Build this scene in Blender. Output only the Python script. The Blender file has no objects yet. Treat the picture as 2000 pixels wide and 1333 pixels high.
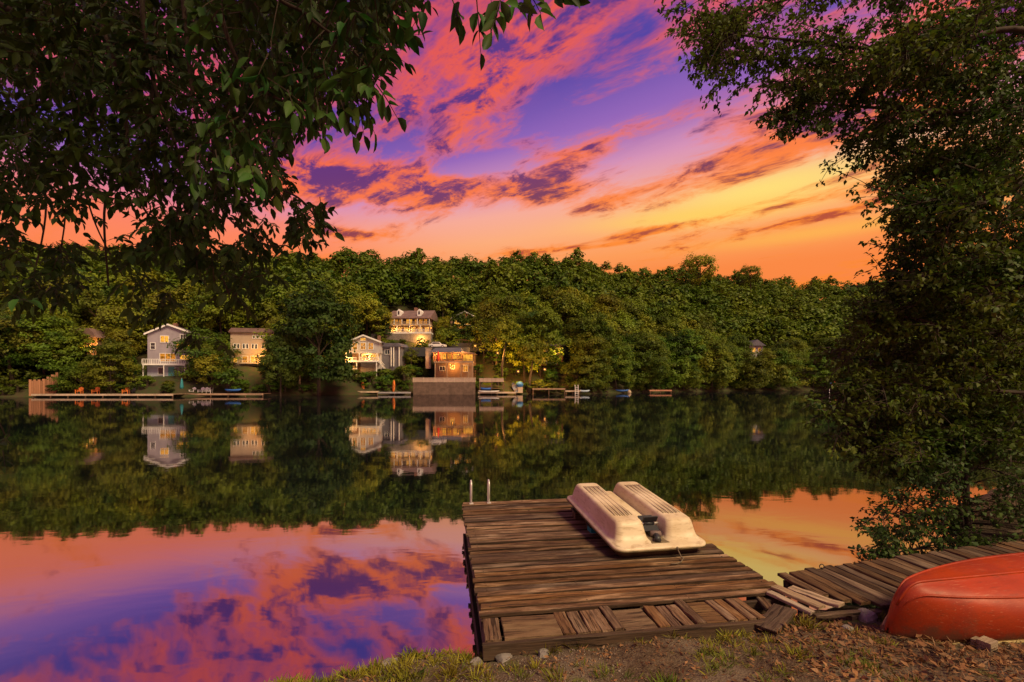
import bpy, bmesh, math, random
import numpy as np
from mathutils import Vector, Matrix
R = math.radians
rng = np.random.default_rng(7)
random.seed(7)
scene = bpy.context.scene
COL = scene.collection

# ------------------------------------------------------------------ camera
FPX = 889.0                      # focal length in pixels of the 2000 px wide photograph (16 mm lens)
YH = 745.0                       # row of the eye-level line
CAMZ = 3.0
cam_data = bpy.data.cameras.new('camera')
cam_data.sensor_width = 36.0
cam_data.lens = FPX * 36.0 / 2000.0
cam_data.shift_y = (YH - 666.5) / 2000.0
cam_data.clip_start = 0.05
cam_data.clip_end = 6000.0
camera = bpy.data.objects.new('camera', cam_data)
camera.location = (0, 0, CAMZ)
camera.rotation_euler = (R(90), 0, 0)
COL.objects.link(camera)
scene.camera = camera

# ------------------------------------------------------------------ world: dusk sky with clouds
world = bpy.data.worlds.new('World')
scene.world = world
world.use_nodes = True

class NT:
    """small helper to write node graphs as expressions"""
    def __init__(self, tree):
        self.t = tree
        tree.nodes.clear()
    def node(self, typ, **kw):
        n = self.t.nodes.new(typ)
        for k, v in kw.items():
            setattr(n, k, v)
        return n
    def link(self, a, b):
        self.t.links.new(a, b)
    def put(self, sock, v):
        if isinstance(v, bpy.types.NodeSocket):
            self.link(v, sock)
        elif v is not None:
            if isinstance(v, (tuple, list)) and len(v) == 3 and len(sock.default_value) == 4:
                v = (*v, 1)
            sock.default_value = v
    def m(self, op, a, b=None, c=None, clamp=False):
        n = self.node('ShaderNodeMath', operation=op, use_clamp=clamp)
        self.put(n.inputs[0], a)
        if b is not None: self.put(n.inputs[1], b)
        if c is not None: self.put(n.inputs[2], c)
        return n.outputs[0]
    def ss(self, v, a, b, o0=0.0, o1=1.0, interp='SMOOTHSTEP'):
        n = self.node('ShaderNodeMapRange', interpolation_type=interp)
        self.put(n.inputs[0], v)
        for i, q in enumerate((a, b, o0, o1)):
            self.put(n.inputs[i + 1], q)
        return n.outputs[0]
    def mix(self, f, a, b, blend='MIX'):
        n = self.node('ShaderNodeMix', data_type='RGBA', blend_type=blend)
        self.put(n.inputs[0], f); self.put(n.inputs[6], a); self.put(n.inputs[7], b)
        return n.outputs[2]
    def ramp(self, f, stops, interp='LINEAR'):
        n = self.node('ShaderNodeValToRGB')
        cr = n.color_ramp
        cr.interpolation = interp
        while len(cr.elements) < len(stops):
            cr.elements.new(0.5)
        for e, (p, c) in zip(cr.elements, stops):
            e.position = p
            e.color = (*c, 1) if len(c) == 3 else c
        self.put(n.inputs[0], f)
        return n.outputs[0]
    def noise(self, vec, scale, detail=3, rough=0.5, dist=0.0, lac=2.0, dim='3D'):
        n = self.node('ShaderNodeTexNoise', noise_dimensions=dim)
        self.put(n.inputs['Vector'], vec)
        n.inputs['Scale'].default_value = scale
        n.inputs['Detail'].default_value = detail
        n.inputs['Roughness'].default_value = rough
        n.inputs['Distortion'].default_value = dist
        n.inputs['Lacunarity'].default_value = lac
        return n.outputs['Fac']
    def mapping(self, vec, loc=(0, 0, 0), rot=(0, 0, 0), sc=(1, 1, 1)):
        n = self.node('ShaderNodeMapping')
        self.put(n.inputs[0], vec)
        n.inputs[1].default_value = loc
        n.inputs[2].default_value = rot
        n.inputs[3].default_value = sc
        return n.outputs[0]
    def xyz(self, x, y, z):
        n = self.node('ShaderNodeCombineXYZ')
        self.put(n.inputs[0], x); self.put(n.inputs[1], y); self.put(n.inputs[2], z)
        return n.outputs[0]

SUN_AZ, SUN_EL = R(135), R(48)
def lin(*c):
    return tuple(((v / 255) / 12.92 if v / 255 <= 0.04045 else ((v / 255 + 0.055) / 1.055) ** 2.4) for v in c)

def build_sky():
    w = NT(world.node_tree)
    tc = w.node('ShaderNodeTexCoord').outputs['Generated']
    sep = w.node('ShaderNodeSeparateXYZ'); w.link(tc, sep.inputs[0])
    x, y, z = sep.outputs
    zc = w.m('MAXIMUM', z, 0.0)
    hl = w.m('MAXIMUM', w.m('SQRT', w.m('ADD', w.m('MULTIPLY', x, x), w.m('MULTIPLY', y, y))), 1e-4)
    gaz = R(30)
    c = w.m('DIVIDE', w.m('ADD', w.m('MULTIPLY', x, math.sin(gaz)), w.m('MULTIPLY', y, math.cos(gaz))), hl)
    s = w.m('MULTIPLY', w.m('SUBTRACT', 1.0, c), 0.5)                    # 0 at the glow, 1 opposite
    az = w.m('ARCTAN2', x, y)                                            # radians, 0 ahead, + right
    el = w.m('ARCSINE', z)
    z2 = w.m('MULTIPLY', zc, w.m('ADD', 1.0, w.m('MULTIPLY', w.m('MINIMUM', s, 0.3), 1.7)))
    base = w.ramp(z2, [
        (0.00, lin(250, 125, 55)), (0.22, lin(251, 138, 70)), (0.27, lin(253, 156, 90)),
        (0.33, lin(253, 174, 124)), (0.385, lin(247, 172, 154)), (0.44, lin(216, 148, 184)),
        (0.51, lin(150, 104, 186)), (0.60, lin(84, 70, 164)), (0.72, lin(64, 56, 146)),
        (1.0, lin(58, 58, 135))])
    anti = w.ramp(zc, [(0.0, lin(150, 125, 150)), (0.2, lin(178, 140, 165)), (0.45, lin(150, 130, 185)), (1.0, lin(58, 58, 135))])
    base = w.mix(w.ss(s, 0.3, 0.85), base, anti)
    # glow left by the sun that has gone down
    def gauss(a0, e0, wa, we, tilt=0.0):
        da = w.m('SUBTRACT', az, R(a0)); de = w.m('SUBTRACT', el, R(e0))
        de = w.m('SUBTRACT', de, w.m('MULTIPLY', da, tilt))
        q = w.m('ADD', w.m('POWER', w.m('DIVIDE', da, R(wa)), 2.0), w.m('POWER', w.m('DIVIDE', de, R(we)), 2.0))
        return w.m('EXPONENT', w.m('MULTIPLY', q, -1.0))
    base = w.mix(w.m('MULTIPLY', w.ss(s, 0.06, 0.24, 0.0, 0.75), w.ss(zc, 0.26, 0.36, 1.0, 0.0)), base, lin(255, 118, 66))
    base = w.mix(w.m('MULTIPLY', gauss(29, 20.2, 12, 2.0, 0.05), 0.95), base, lin(255, 224, 122))
    base = w.mix(w.m('MULTIPLY', gauss(23, 18.6, 12, 1.1, 0.0), 0.8), base, lin(255, 210, 96))
    base = w.mix(w.m('MULTIPLY', gauss(34, 15.2, 12, 0.8, 0.0), 0.5), base, lin(255, 196, 80))
    # clouds lie on a layer overhead, so they stretch out towards the horizon
    den = w.m('ADD', zc, 0.10)
    p = w.xyz(w.m('DIVIDE', x, den), w.m('DIVIDE', y, den), 0.0)
    warp = w.noise(p, 1.1, 3, 0.5)
    pw = w.node('ShaderNodeVectorMath', operation='ADD')
    w.link(p, pw.inputs[0]); w.put(pw.inputs[1], w.xyz(w.m('MULTIPLY', warp, 0.5), w.m('MULTIPLY', warp, -0.35), 0.0))
    pw = pw.outputs[0]
    pr = w.mapping(pw, rot=(0, 0, R(40)))                 # x now runs along the streaks
    nb = w.noise(w.mapping(pr, (5.3, 2.2, 0), sc=(0.5, 1.2, 1)), 1.75, 6, 0.62, 0.3)
    nf = w.noise(w.mapping(pr, (7.1, 3.3, 0), sc=(1.0, 1.7, 1)), 4.4, 5, 0.68, 0.3)
    d = w.m('ADD', w.m('MULTIPLY', nb, 0.74), w.m('MULTIPLY', nf, 0.34))           # around 0.54
    blobs = [(-16, 22.4, 11, 2.0, 0.02, 0.27), (3, 22.6, 9, 1.4, 0.0, 0.18), (-2, 33, 11, 4.5, 0.9, 0.06), (10, 35, 10, 5, 0.5, 0.03),
             (31, 23.0, 9, 1.7, 0.16, 0.07), (17, 17.5, 6, 0.7, 0.08, 0.23), (35, 16.8, 9, 0.55, 0.06, 0.20), (10, 16.2, 9, 0.35, 0.04, 0.12),
             (-20, 17.0, 4.5, 0.6, 0.0, 0.2), (8, 26.5, 13, 1.6, 0.22, 0.09), (33, 19.6, 10, 0.4, 0.12, 0.06),
             (17, 24.5, 8, 2.0, 0.1, -0.10), (5, 18.2, 14, 1.6, 0.0, -0.12), (29, 20.4, 10, 0.9, 0.1, -0.08),
             (-14, 28.6, 4, 1.8, 0.6, 0.06), (24, 30, 8, 2.5, 0.1, -0.05)]
    for a0, e0, wa, we, tl, amp in blobs:
        d = w.m('ADD', d, w.m('MULTIPLY', gauss(a0, e0, wa, we, tl), amp))
    d = w.m('ADD', d, w.ss(zc, 0.24, 0.48, -0.05, 0.05))
    # a thin veil of lilac and rose over the blue
    nv = w.noise(w.mapping(pr, (1.1, 9.3, 0), sc=(0.5, 1.5, 1)), 2.2, 4, 0.6, 0.2)
    veil = w.m('MULTIPLY', w.ss(nv, 0.38, 0.68), w.ss(zc, 0.36, 0.5, 0.0, 0.38))
    base = w.mix(veil, base, w.mix(w.ss(s, 0.3, 0.85), lin(150, 92, 168), lin(150, 126, 170)))
    # thin cloud is lit from below in orange and pink, thick cloud is dark purple
    cov = w.ss(d, 0.51, 0.65)
    lit_c = w.ramp(z2, [(0.24, lin(255, 140, 40)), (0.36, lin(255, 130, 46)), (0.48, lin(255, 116, 44)),
                        (0.62, lin(248, 98, 56)), (0.78, lin(230, 86, 84)), (1.0, lin(150, 84, 140))])
    dark_c = w.ramp(z2, [(0.24, lin(190, 76, 44)), (0.33, lin(160, 58, 58)), (0.40, lin(112, 44, 78)), (0.48, lin(104, 48, 104)), (0.65, lin(92, 56, 134)), (1.0, lin(80, 66, 130))])
    thick = w.ss(w.m('ADD', d, w.m('MULTIPLY', w.m('SUBTRACT', nf, 0.5), 0.85)), 0.585, 0.78)
    cl = w.mix(thick, lit_c, dark_c)
    anti_cl = w.mix(thick, lin(196, 142, 165), lin(120, 100, 140))
    cl = w.mix(w.ss(s, 0.3, 0.85), cl, anti_cl)
    sky = w.mix(w.m('MULTIPLY', cov, 0.9), base, cl)
    bg = w.node('ShaderNodeBackground')
    w.link(sky, bg.inputs[0]); bg.inputs[1].default_value = SKY_STRENGTH
    out = w.node('ShaderNodeOutputWorld')
    w.link(bg.outputs[0], out.inputs[0])
SKY_STRENGTH = 1.0
build_sky()
world.cycles.sampling_method = 'MANUAL'
world.cycles.sample_map_resolution = 256

# ------------------------------------------------------------------ sun (the last warm light, broad and soft)
sun_data = bpy.data.lights.new('sun', 'SUN')
sun_data.energy = 4.6
sun_data.angle = R(20)
sun_data.color = (1.0, 0.76, 0.40)
sun = bpy.data.objects.new('sun', sun_data)
_d = Vector((math.sin(SUN_AZ) * math.cos(SUN_EL), math.cos(SUN_AZ) * math.cos(SUN_EL), math.sin(SUN_EL)))
sun.rotation_euler = _d.to_track_quat('Z', 'Y').to_euler()
COL.objects.link(sun)

vs = scene.view_settings
vs.view_transform = 'Standard'
vs.look = 'None'
vs.exposure = 0.0
vs.gamma = 1.0
vs.use_curve_mapping = False
scene.cycles.use_denoising = True
scene.cycles.max_bounces = 7
scene.cycles.diffuse_bounces = 3
scene.cycles.glossy_bounces = 3
scene.cycles.transmission_bounces = 4
scene.cycles.transparent_max_bounces = 4
scene.cycles.sample_clamp_indirect = 4.0

# ------------------------------------------------------------------ helpers
def at(px, py, d):
    """point at distance d along the view that falls on pixel (px, py) of the photograph"""
    return Vector(((px - 1000.0) / FPX * d, d, CAMZ - (py - YH) / FPX * d))

class MB:
    """collects shapes and links them as one mesh object"""
    def __init__(self):
        self.v = []; self.f = []; self.mi = []
    def add(self, vs, fs):
        o = len(self.v)
        self.v += [tuple(p) for p in vs]
        self.f += [tuple(i + o for i in f) for f in fs]
        return self
    def box(self, x0, x1, y0, y1, z0, z1, M=None):
        vs = [Vector(p) for p in ((x0, y0, z0), (x1, y0, z0), (x1, y1, z0), (x0, y1, z0), (x0, y0, z1), (x1, y0, z1), (x1, y1, z1), (x0, y1, z1))]
        if M is not None: vs = [M @ p for p in vs]
        return self.add(vs, [(0, 3, 2, 1), (4, 5, 6, 7), (0, 1, 5, 4), (1, 2, 6, 5), (2, 3, 7, 6), (3, 0, 4, 7)])
    def tube(self, pts, rad, n=6, cap=True):
        pts = [Vector(p) for p in pts]
        if not hasattr(rad, '__len__'): rad = [rad] * len(pts)
        o = len(self.v)
        ref = Vector((0.31, 0.77, 0.55))
        for i, p in enumerate(pts):
            t = (pts[min(i + 1, len(pts) - 1)] - pts[max(i - 1, 0)])
            t = t.normalized() if t.length > 1e-9 else Vector((0, 0, 1))
            a = t.cross(ref)
            if a.length < 0.05: a = t.cross(Vector((1, 0, 0)))
            a.normalize(); b = t.cross(a)
            for k in range(n):
                q = 2 * math.pi * k / n
                self.v.append(tuple(p + (a * math.cos(q) + b * math.sin(q)) * rad[i]))
        for i in range(len(pts) - 1):
            for k in range(n):
                k2 = (k + 1) % n
                self.f.append((o + i * n + k, o + i * n + k2, o + (i + 1) * n + k2, o + (i + 1) * n + k))
        if cap:
            self.f.append(tuple(o + k for k in range(n))[::-1])
            self.f.append(tuple(o + (len(pts) - 1) * n + k for k in range(n)))
        return self
    def prism(self, poly, y0, y1):
        """polygon in x,z pushed from y0 to y1"""
        n = len(poly)
        vs = [(x, y0, z) for x, z in poly] + [(x, y1, z) for x, z in poly]
        fs = [tuple(range(n)), tuple(range(2 * n - 1, n - 1, -1))]
        fs += [(i + n, (i + 1) % n + n, (i + 1) % n, i) for i in range(n)]
        return self.add(vs, fs)
    def ball(self, c, r, nu=8, nv=6, sc=(1, 1, 1)):
        vs = [(c[0], c[1], c[2] + r * sc[2])]
        for j in range(1, nv):
            for i in range(nu):
                a = 2 * math.pi * i / nu; b = math.pi * j / nv
                vs.append((c[0] + r * sc[0] * math.sin(b) * math.cos(a), c[1] + r * sc[1] * math.sin(b) * math.sin(a), c[2] + r * sc[2] * math.cos(b)))
        vs.append((c[0], c[1], c[2] - r * sc[2]))
        L = len(vs) - 1
        fs = [(0, 1 + i, 1 + (i + 1) % nu) for i in range(nu)]
        for j in range(nv - 2):
            for i in range(nu):
                a = 1 + j * nu + i; b = 1 + j * nu + (i + 1) % nu
                fs.append((a, a + nu, b + nu, b))
        fs += [(L, 1 + (nv - 2) * nu + (i + 1) % nu, 1 + (nv - 2) * nu + i) for i in range(nu)]
        return self.add(vs, fs)
    def mesh(self, name, mat, smooth=False):
        me = bpy.data.meshes.new(name)
        me.from_pydata(self.v, [], self.f)
        me.validate()
        bm = bmesh.new(); bm.from_mesh(me)
        bmesh.ops.recalc_face_normals(bm, faces=bm.faces)
        bm.to_mesh(me); bm.free()
        if smooth:
            me.shade_smooth()
        if mat: me.materials.append(mat)
        return me
    def build(self, name, mat, parent=None, smooth=False):
        return link(name, self.mesh(name, mat, smooth), parent)

def link(name, me, parent=None, M=None):
    o = bpy.data.objects.new(name, me)
    COL.objects.link(o)
    if parent is not None: o.parent = parent
    if M is not None: o.matrix_local = M
    return o

def np_mesh(name, V, quads, mat, smooth=False):
    """mesh from numpy arrays (all faces of one size)"""
    me = bpy.data.meshes.new(name)
    k = quads.shape[1]
    me.vertices.add(len(V)); me.vertices.foreach_set('co', np.ascontiguousarray(V, np.float32).ravel())
    me.loops.add(quads.size); me.loops.foreach_set('vertex_index', np.ascontiguousarray(quads, np.int32).ravel())
    me.polygons.add(len(quads)); me.polygons.foreach_set('loop_start', np.arange(0, quads.size, k, dtype=np.int32))
    if smooth: me.polygons.foreach_set('use_smooth', np.ones(len(quads), bool))
    me.update(calc_edges=True)
    if mat: me.materials.append(mat)
    return me

def tag(o, label=None, cat=None, group=None, kind=None):
    if label: o['label'] = label
    if cat: o['category'] = cat
    if group: o['group'] = group
    if kind: o['kind'] = kind
    return o

def thing(name, label, cat, loc=(0, 0, 0), rz=0.0, group=None, rx=0.0, ry=0.0):
    o = bpy.data.objects.new(name, None)
    o.empty_display_size = 0.2
    COL.objects.link(o)
    o.location = loc
    o.rotation_euler = (rx, ry, rz)
    return tag(o, label, cat, group)

# ------------------------------------------------------------------ materials
MATS = {}
def principled(name, color, rough=0.7, bump=0.0, bscale=20.0, var=0.0, vscale=3.0, col2=None, spec=0.3, metal=0.0, objvar=0.0, coords='Object'):
    if name in MATS: return MATS[name]
    m = bpy.data.materials.new(name); m.use_nodes = True
    g = NT(m.node_tree)
    bs = g.node('ShaderNodeBsdfPrincipled')
    out = g.node('ShaderNodeOutputMaterial'); g.link(bs.outputs[0], out.inputs[0])
    tc = g.node('ShaderNodeTexCoord').outputs[coords]
    col = None
    if var or col2:
        n = g.noise(tc, vscale, 4, 0.6)
        c2 = col2 or tuple(c * (1 - var) for c in color)
        col = g.mix(g.ss(n, 0.35, 0.68), color, c2)
    else:
        rgb = g.node('ShaderNodeRGB'); rgb.outputs[0].default_value = (*color, 1); col = rgb.outputs[0]
    if objvar:
        oi = g.node('ShaderNodeObjectInfo')
        hs = g.node('ShaderNodeHueSaturation')
        g.put(hs.inputs['Value'], g.ss(oi.outputs['Random'], 0, 1, 1 - objvar, 1 + objvar, 'LINEAR'))
        g.link(col, hs.inputs['Color']); col = hs.outputs[0]
    g.link(col, bs.inputs['Base Color'])
    bs.inputs['Roughness'].default_value = rough
    bs.inputs['Specular IOR Level'].default_value = spec
    bs.inputs['Metallic'].default_value = metal
    if bump:
        b = g.node('ShaderNodeBump'); b.inputs['Strength'].default_value = bump; b.inputs['Distance'].default_value = 0.02
        g.put(b.inputs['Height'], g.noise(tc, bscale, 4, 0.6))
        g.link(b.outputs[0], bs.inputs['Normal'])
    MATS[name] = m
    return m

def emit(name, color, strength, var=0.0):
    if name in MATS: return MATS[name]
    m = bpy.data.materials.new(name); m.use_nodes = True
    g = NT(m.node_tree)
    e = g.node('ShaderNodeEmission')
    out = g.node('ShaderNodeOutputMaterial'); g.link(e.outputs[0], out.inputs[0])
    e.inputs[1].default_value = strength
    if var:
        tc = g.node('ShaderNodeTexCoord').outputs['Object']
        n = g.noise(tc, 2.2, 3, 0.6)
        g.put(e.inputs[0], g.mix(g.ss(n, 0.35, 0.7), color, tuple(c * (1 - var) for c in color)))
    else:
        g.put(e.inputs[0], color)
    MATS[name] = m
    return m

def leafmat(name, base, light, dark, trans=0.3, scale=0.25, spec=0.2, leafvar=True):
    m = bpy.data.materials.new(name); m.use_nodes = True
    g = NT(m.node_tree)
    geo = g.node('ShaderNodeNewGeometry')
    oi = g.node('ShaderNodeObjectInfo')
    n = g.noise(geo.outputs['Position'], scale, 3, 0.6)
    col = g.mix(g.ss(n, 0.36, 0.66), base, light)
    n2 = g.noise(geo.outputs['Position'], scale * 4.3, 2, 0.5)
    col = g.mix(g.ss(n2, 0.48, 0.72), col, dark)
    hs = g.node('ShaderNodeHueSaturation')
    g.link(col, hs.inputs['Color'])
    g.put(hs.inputs['Hue'], g.ss(oi.outputs['Random'], 0, 1, 0.470, 0.53, 'LINEAR'))
    v = g.ss(g.m('FRACT', g.m('MULTIPLY', oi.outputs['Random'], 7.31)), 0, 1, 0.62, 1.42, 'LINEAR')
    if leafvar:
        v = g.m('MULTIPLY', v, g.ss(geo.outputs['Random Per Island'], 0, 1, 0.78, 1.22, 'LINEAR'))
    g.put(hs.inputs['Value'], v)
    bs = g.node('ShaderNodeBsdfPrincipled')
    bs.inputs['Roughness'].default_value = 0.55
    bs.inputs['Specular IOR Level'].default_value = spec
    g.link(hs.outputs[0], bs.inputs['Base Color'])
    tr = g.node('ShaderNodeBsdfTranslucent')
    g.link(hs.outputs[0], tr.inputs[0])
    mx = g.node('ShaderNodeMixShader'); mx.inputs[0].default_value = trans
    g.link(bs.outputs[0], mx.inputs[1]); g.link(tr.outputs[0], mx.inputs[2])
    out = g.node('ShaderNodeOutputMaterial'); g.link(mx.outputs[0], out.inputs[0])
    return m

def woodmat(name, c1, c2, c3, along='X', scale=1.0, wear=0.5, edge=None, vr=(0.55, 1.35)):
    """weathered boards: grain drawn out along one axis, stains, a shade for each board"""
    m = bpy.data.materials.new(name); m.use_nodes = True
    g = NT(m.node_tree)
    tc = g.node('ShaderNodeTexCoord').outputs['Object']
    oi = g.node('ShaderNodeObjectInfo')
    off = g.xyz(g.m('MULTIPLY', oi.outputs['Random'], 37.0), g.m('MULTIPLY', oi.outputs['Random'], 91.0), g.m('MULTIPLY', oi.outputs['Random'], 13.0))
    av = g.node('ShaderNodeVectorMath', operation='ADD'); g.link(tc, av.inputs[0]); g.link(off, av.inputs[1])
    p = av.outputs[0]
    sc = {'X': (1.2, 26, 26), 'Y': (26, 1.2, 26), 'Z': (26, 26, 1.2)}[along]
    grain = g.noise(g.mapping(p, sc=tuple(q * scale for q in sc)), 1.6, 6, 0.68, 0.6)
    sc2 = {'X': (1.0, 5, 5), 'Y': (5, 1.0, 5), 'Z': (5, 5, 1.0)}[along]
    blot = g.noise(g.mapping(p, sc=tuple(q * scale for q in sc2)), 1.3, 5, 0.62, 0.3)
    col = g.mix(g.ss(grain, 0.34, 0.66), c1, c2)
    col = g.mix(g.m('MULTIPLY', g.ss(blot, 0.47, 0.70), wear), col, c3)
    crack = g.ss(g.noise(g.mapping(p, sc=tuple(q * scale * 1.7 for q in sc)), 1.0, 3, 0.5, 0.3), 0.60, 0.66)
    col = g.mix(g.m('MULTIPLY', crack, 0.7), col, (0.012, 0.008, 0.006))
    if edge:                                            # gap shade between boards, painted dark along the long edges
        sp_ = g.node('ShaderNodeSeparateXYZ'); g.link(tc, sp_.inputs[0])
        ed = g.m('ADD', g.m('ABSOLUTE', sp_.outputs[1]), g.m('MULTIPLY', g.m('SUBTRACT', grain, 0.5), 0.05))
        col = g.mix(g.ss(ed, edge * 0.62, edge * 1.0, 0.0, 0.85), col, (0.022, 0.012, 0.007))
    hs = g.node('ShaderNodeHueSaturation'); g.link(col, hs.inputs['Color'])
    g.put(hs.inputs['Value'], g.ss(oi.outputs['Random'], 0, 1, vr[0], vr[1], 'LINEAR'))
    g.put(hs.inputs['Saturation'], g.ss(g.m('FRACT', g.m('MULTIPLY', oi.outputs['Random'], 5.7)), 0, 1, 0.8, 1.1, 'LINEAR'))
    bs = g.node('ShaderNodeBsdfPrincipled')
    g.link(hs.outputs[0], bs.inputs['Base Color'])
    g.put(bs.inputs['Roughness'], g.ss(blot, 0.3, 0.7, 0.5, 0.85))
    bs.inputs['Specular IOR Level'].default_value = 0.16
    b = g.node('ShaderNodeBump'); b.inputs['Strength'].default_value = 0.9; b.inputs['Distance'].default_value = 0.012
    g.put(b.inputs['Height'], g.m('SUBTRACT', grain, g.m('MULTIPLY', crack, 0.6)))
    g.link(b.outputs[0], bs.inputs['Normal'])
    out = g.node('ShaderNodeOutputMaterial'); g.link(bs.outputs[0], out.inputs[0])
    MATS[name] = m
    return m

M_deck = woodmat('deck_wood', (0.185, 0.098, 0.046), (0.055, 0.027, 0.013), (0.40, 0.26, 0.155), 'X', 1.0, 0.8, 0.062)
M_deckshort = woodmat('landing_wood', (0.215, 0.115, 0.055), (0.066, 0.033, 0.016), (0.33, 0.21, 0.12), 'X', 1.0, 0.8, None, (0.78, 1.12))
M_deck2 = woodmat('short_board_wood', (0.20, 0.11, 0.05), (0.08, 0.042, 0.02), (0.27, 0.17, 0.08), 'Y', 1.0, 0.7, None, (0.75, 1.0))
M_pale = woodmat('pale_board_wood', (0.40, 0.29, 0.19), (0.24, 0.16, 0.10), (0.30, 0.24, 0.16), 'X', 1.0, 0.5)
M_walk = woodmat('boardwalk_wood', (0.135, 0.078, 0.042), (0.052, 0.030, 0.018), (0.20, 0.13, 0.075), 'X', 1.0, 0.7)
M_beam = woodmat('beam_wood', (0.12, 0.07, 0.04), (0.05, 0.03, 0.02), (0.16, 0.11, 0.07), 'X', 0.7, 0.5)
M_farwood = principled('far_timber', (0.30, 0.20, 0.13), 0.8, var=0.4, vscale=0.8, objvar=0.15)
M_darkwood = principled('far_dark_timber', (0.13, 0.075, 0.045), 0.8, var=0.4, vscale=0.8, objvar=0.15)
M_palewood = principled('far_pale_timber', (0.46, 0.36, 0.26), 0.8, var=0.3, vscale=0.8)
M_white = principled('white_paint', (0.74, 0.72, 0.70), 0.6, var=0.12, vscale=1.2)
M_glass = principled('dark_glass', (0.03, 0.035, 0.045), 0.08, spec=0.6)
M_lit = emit('lit_window', (1.0, 0.43, 0.05), 1.35, 0.6)
M_lit2 = emit('lit_room', (1.0, 0.36, 0.04), 0.85, 0.8)
M_bulb = emit('lamp_bulb', (1.0, 0.40, 0.06), 3.5)
M_metal = principled('aluminium', (0.72, 0.69, 0.64), 0.35, metal=0.45, spec=0.5)
M_black = principled('black_rubber', (0.02, 0.02, 0.022), 0.5)
M_bark = principled('bark', (0.055, 0.038, 0.026), 0.9, bump=0.6, bscale=14, var=0.5, vscale=5)
M_barkpale = principled('pale_bark', (0.24, 0.16, 0.11), 0.9, bump=0.6, bscale=8, var=0.5, vscale=2)
M_stone = principled('field_stone', (0.22, 0.19, 0.17), 0.85, bump=0.7, bscale=9, var=0.5, vscale=4)

M_far = leafmat('hill_leaves', (0.125, 0.165, 0.010), (0.21, 0.225, 0.012), (0.058, 0.098, 0.008), 0.26, 0.05)
M_shoreleaf = leafmat('shore_leaves', (0.072, 0.120, 0.010), (0.150, 0.180, 0.012), (0.034, 0.068, 0.008), 0.36, 0.08)
M_evergreen = leafmat('evergreen_leaves', (0.022, 0.055, 0.012), (0.035, 0.075, 0.014), (0.012, 0.034, 0.008), 0.15, 0.3)
M_nearl = leafmat('ash_leaves', (0.030, 0.084, 0.012), (0.054, 0.112, 0.014), (0.015, 0.050, 0.009), 0.34, 0.9)
M_shrub = leafmat('alder_leaves', (0.020, 0.046, 0.009), (0.040, 0.070, 0.010), (0.010, 0.026, 0.006), 0.25, 0.9)
M_nearr = leafmat('maple_leaves', (0.050, 0.105, 0.012), (0.105, 0.140, 0.012), (0.022, 0.058, 0.009), 0.36, 0.45)
M_darkleaf = leafmat('dark_leaves', (0.034, 0.078, 0.011), (0.066, 0.112, 0.012), (0.018, 0.048, 0.008), 0.3, 0.12)

# ------------------------------------------------------------------ terrain
def smooth(a, b, x):
    t = np.clip((x - a) / (b - a), 0, 1)
    return t * t * (3 - 2 * t)

# far shore line: distance of the water's edge for each direction x/y
_sr = np.array([-2.2, -1.06, -0.74, -0.54, -0.40, -0.08, 0.17, 0.34, 0.50, 0.70, 1.2, 2.4])
_sd = np.array([84.0, 86.0, 88.0, 92.0, 99.0, 103.0, 108.0, 126.0, 138.0, 146.0, 150.0, 150.0])
def shore_y(X, Y=None):
    r = np.clip(X / 100.0, -2.2, 2.4)
    for _ in range(4):
        d = np.interp(r, _sr, _sd); r = X / d
    return np.interp(r, _sr, _sd) + 1.2 * np.sin(X * 0.21) + 0.6 * np.sin(X * 0.57 + 1) + 3.2 * np.exp(-((X + 15) / 8.5) ** 4)
_rr = np.array([-2.5, -1.05, -0.86, -0.45, -0.24, -0.1, 0.15, 0.21, 0.30, 0.38, 0.48, 0.63, 0.8, 1.2, 2.5])
_ry = np.array([470, 462, 470, 488, 484, 492, 494, 515, 518, 515, 528, 541, 547, 552, 552.0])
pads = []      # flat places for the houses: x, y, radius, height
def hill_z(X, Y):
    X = np.asarray(X, float); Y = np.asarray(Y, float)
    ys = shore_y(X)
    t = Y - ys
    T = 66.0
    yr = ys + T
    ytop = np.interp(X / yr, _rr, _ry)
    zr = CAMZ + (YH - ytop) / FPX * yr - 10.5          # ground under the ridge trees
    s = np.clip(t / T, 0, 1.0)
    z = 0.35 + (zr - 0.35) * (0.92 * s + 0.08 * s * s) + 0.9 * np.sin(X * 0.11 + 2) * np.sin(Y * 0.13) * smooth(4, 20, t)
    z = np.where(t > T, z - 0.10 * (t - T), z)
    z = np.where(t < 0, np.maximum(-2.5, 0.35 + t * 0.9), z)
    for px, py, r, pz in pads:
        k = np.exp(-(((X - px) ** 2 + (Y - py) ** 2) / r ** 2) ** 2) * smooth(0.6, 2.2, t)
        z = z * (1 - k) + pz * k
    return z

def place(px, D, ybase):
    return ((px - 1000) / FPX * D, D, CAMZ - (ybase - YH) / FPX * D)
for px, D, yb, r in ((335, 97, 735, 7), (489, 104, 716, 7), (712, 111, 735, 6.5), (802, 130, 658, 9), (884, 111, 736, 7), (908, 128, 645, 6), (1068, 122, 716, 6), (160, 99, 702, 6), (1478, 152, 702, 6), (868, 108.5, 738, 5)):
    X, Y, Z = place(px, D, yb)
    pads.append((X, Y, r, Z))

def grid_mesh(name, xs, ys, zf, mat):
    XX, YY = np.meshgrid(xs, ys)
    ZZ = zf(XX, YY)
    V = np.stack([XX, YY, ZZ], -1).reshape(-1, 3)
    nx, ny = len(xs), len(ys)
    i = np.arange((nx - 1) * (ny - 1)); r, c = i // (nx - 1), i % (nx - 1)
    a = r * nx + c
    return np_mesh(name, V, np.stack([a, a + 1, a + nx + 1, a + nx], 1), mat, True)

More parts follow.
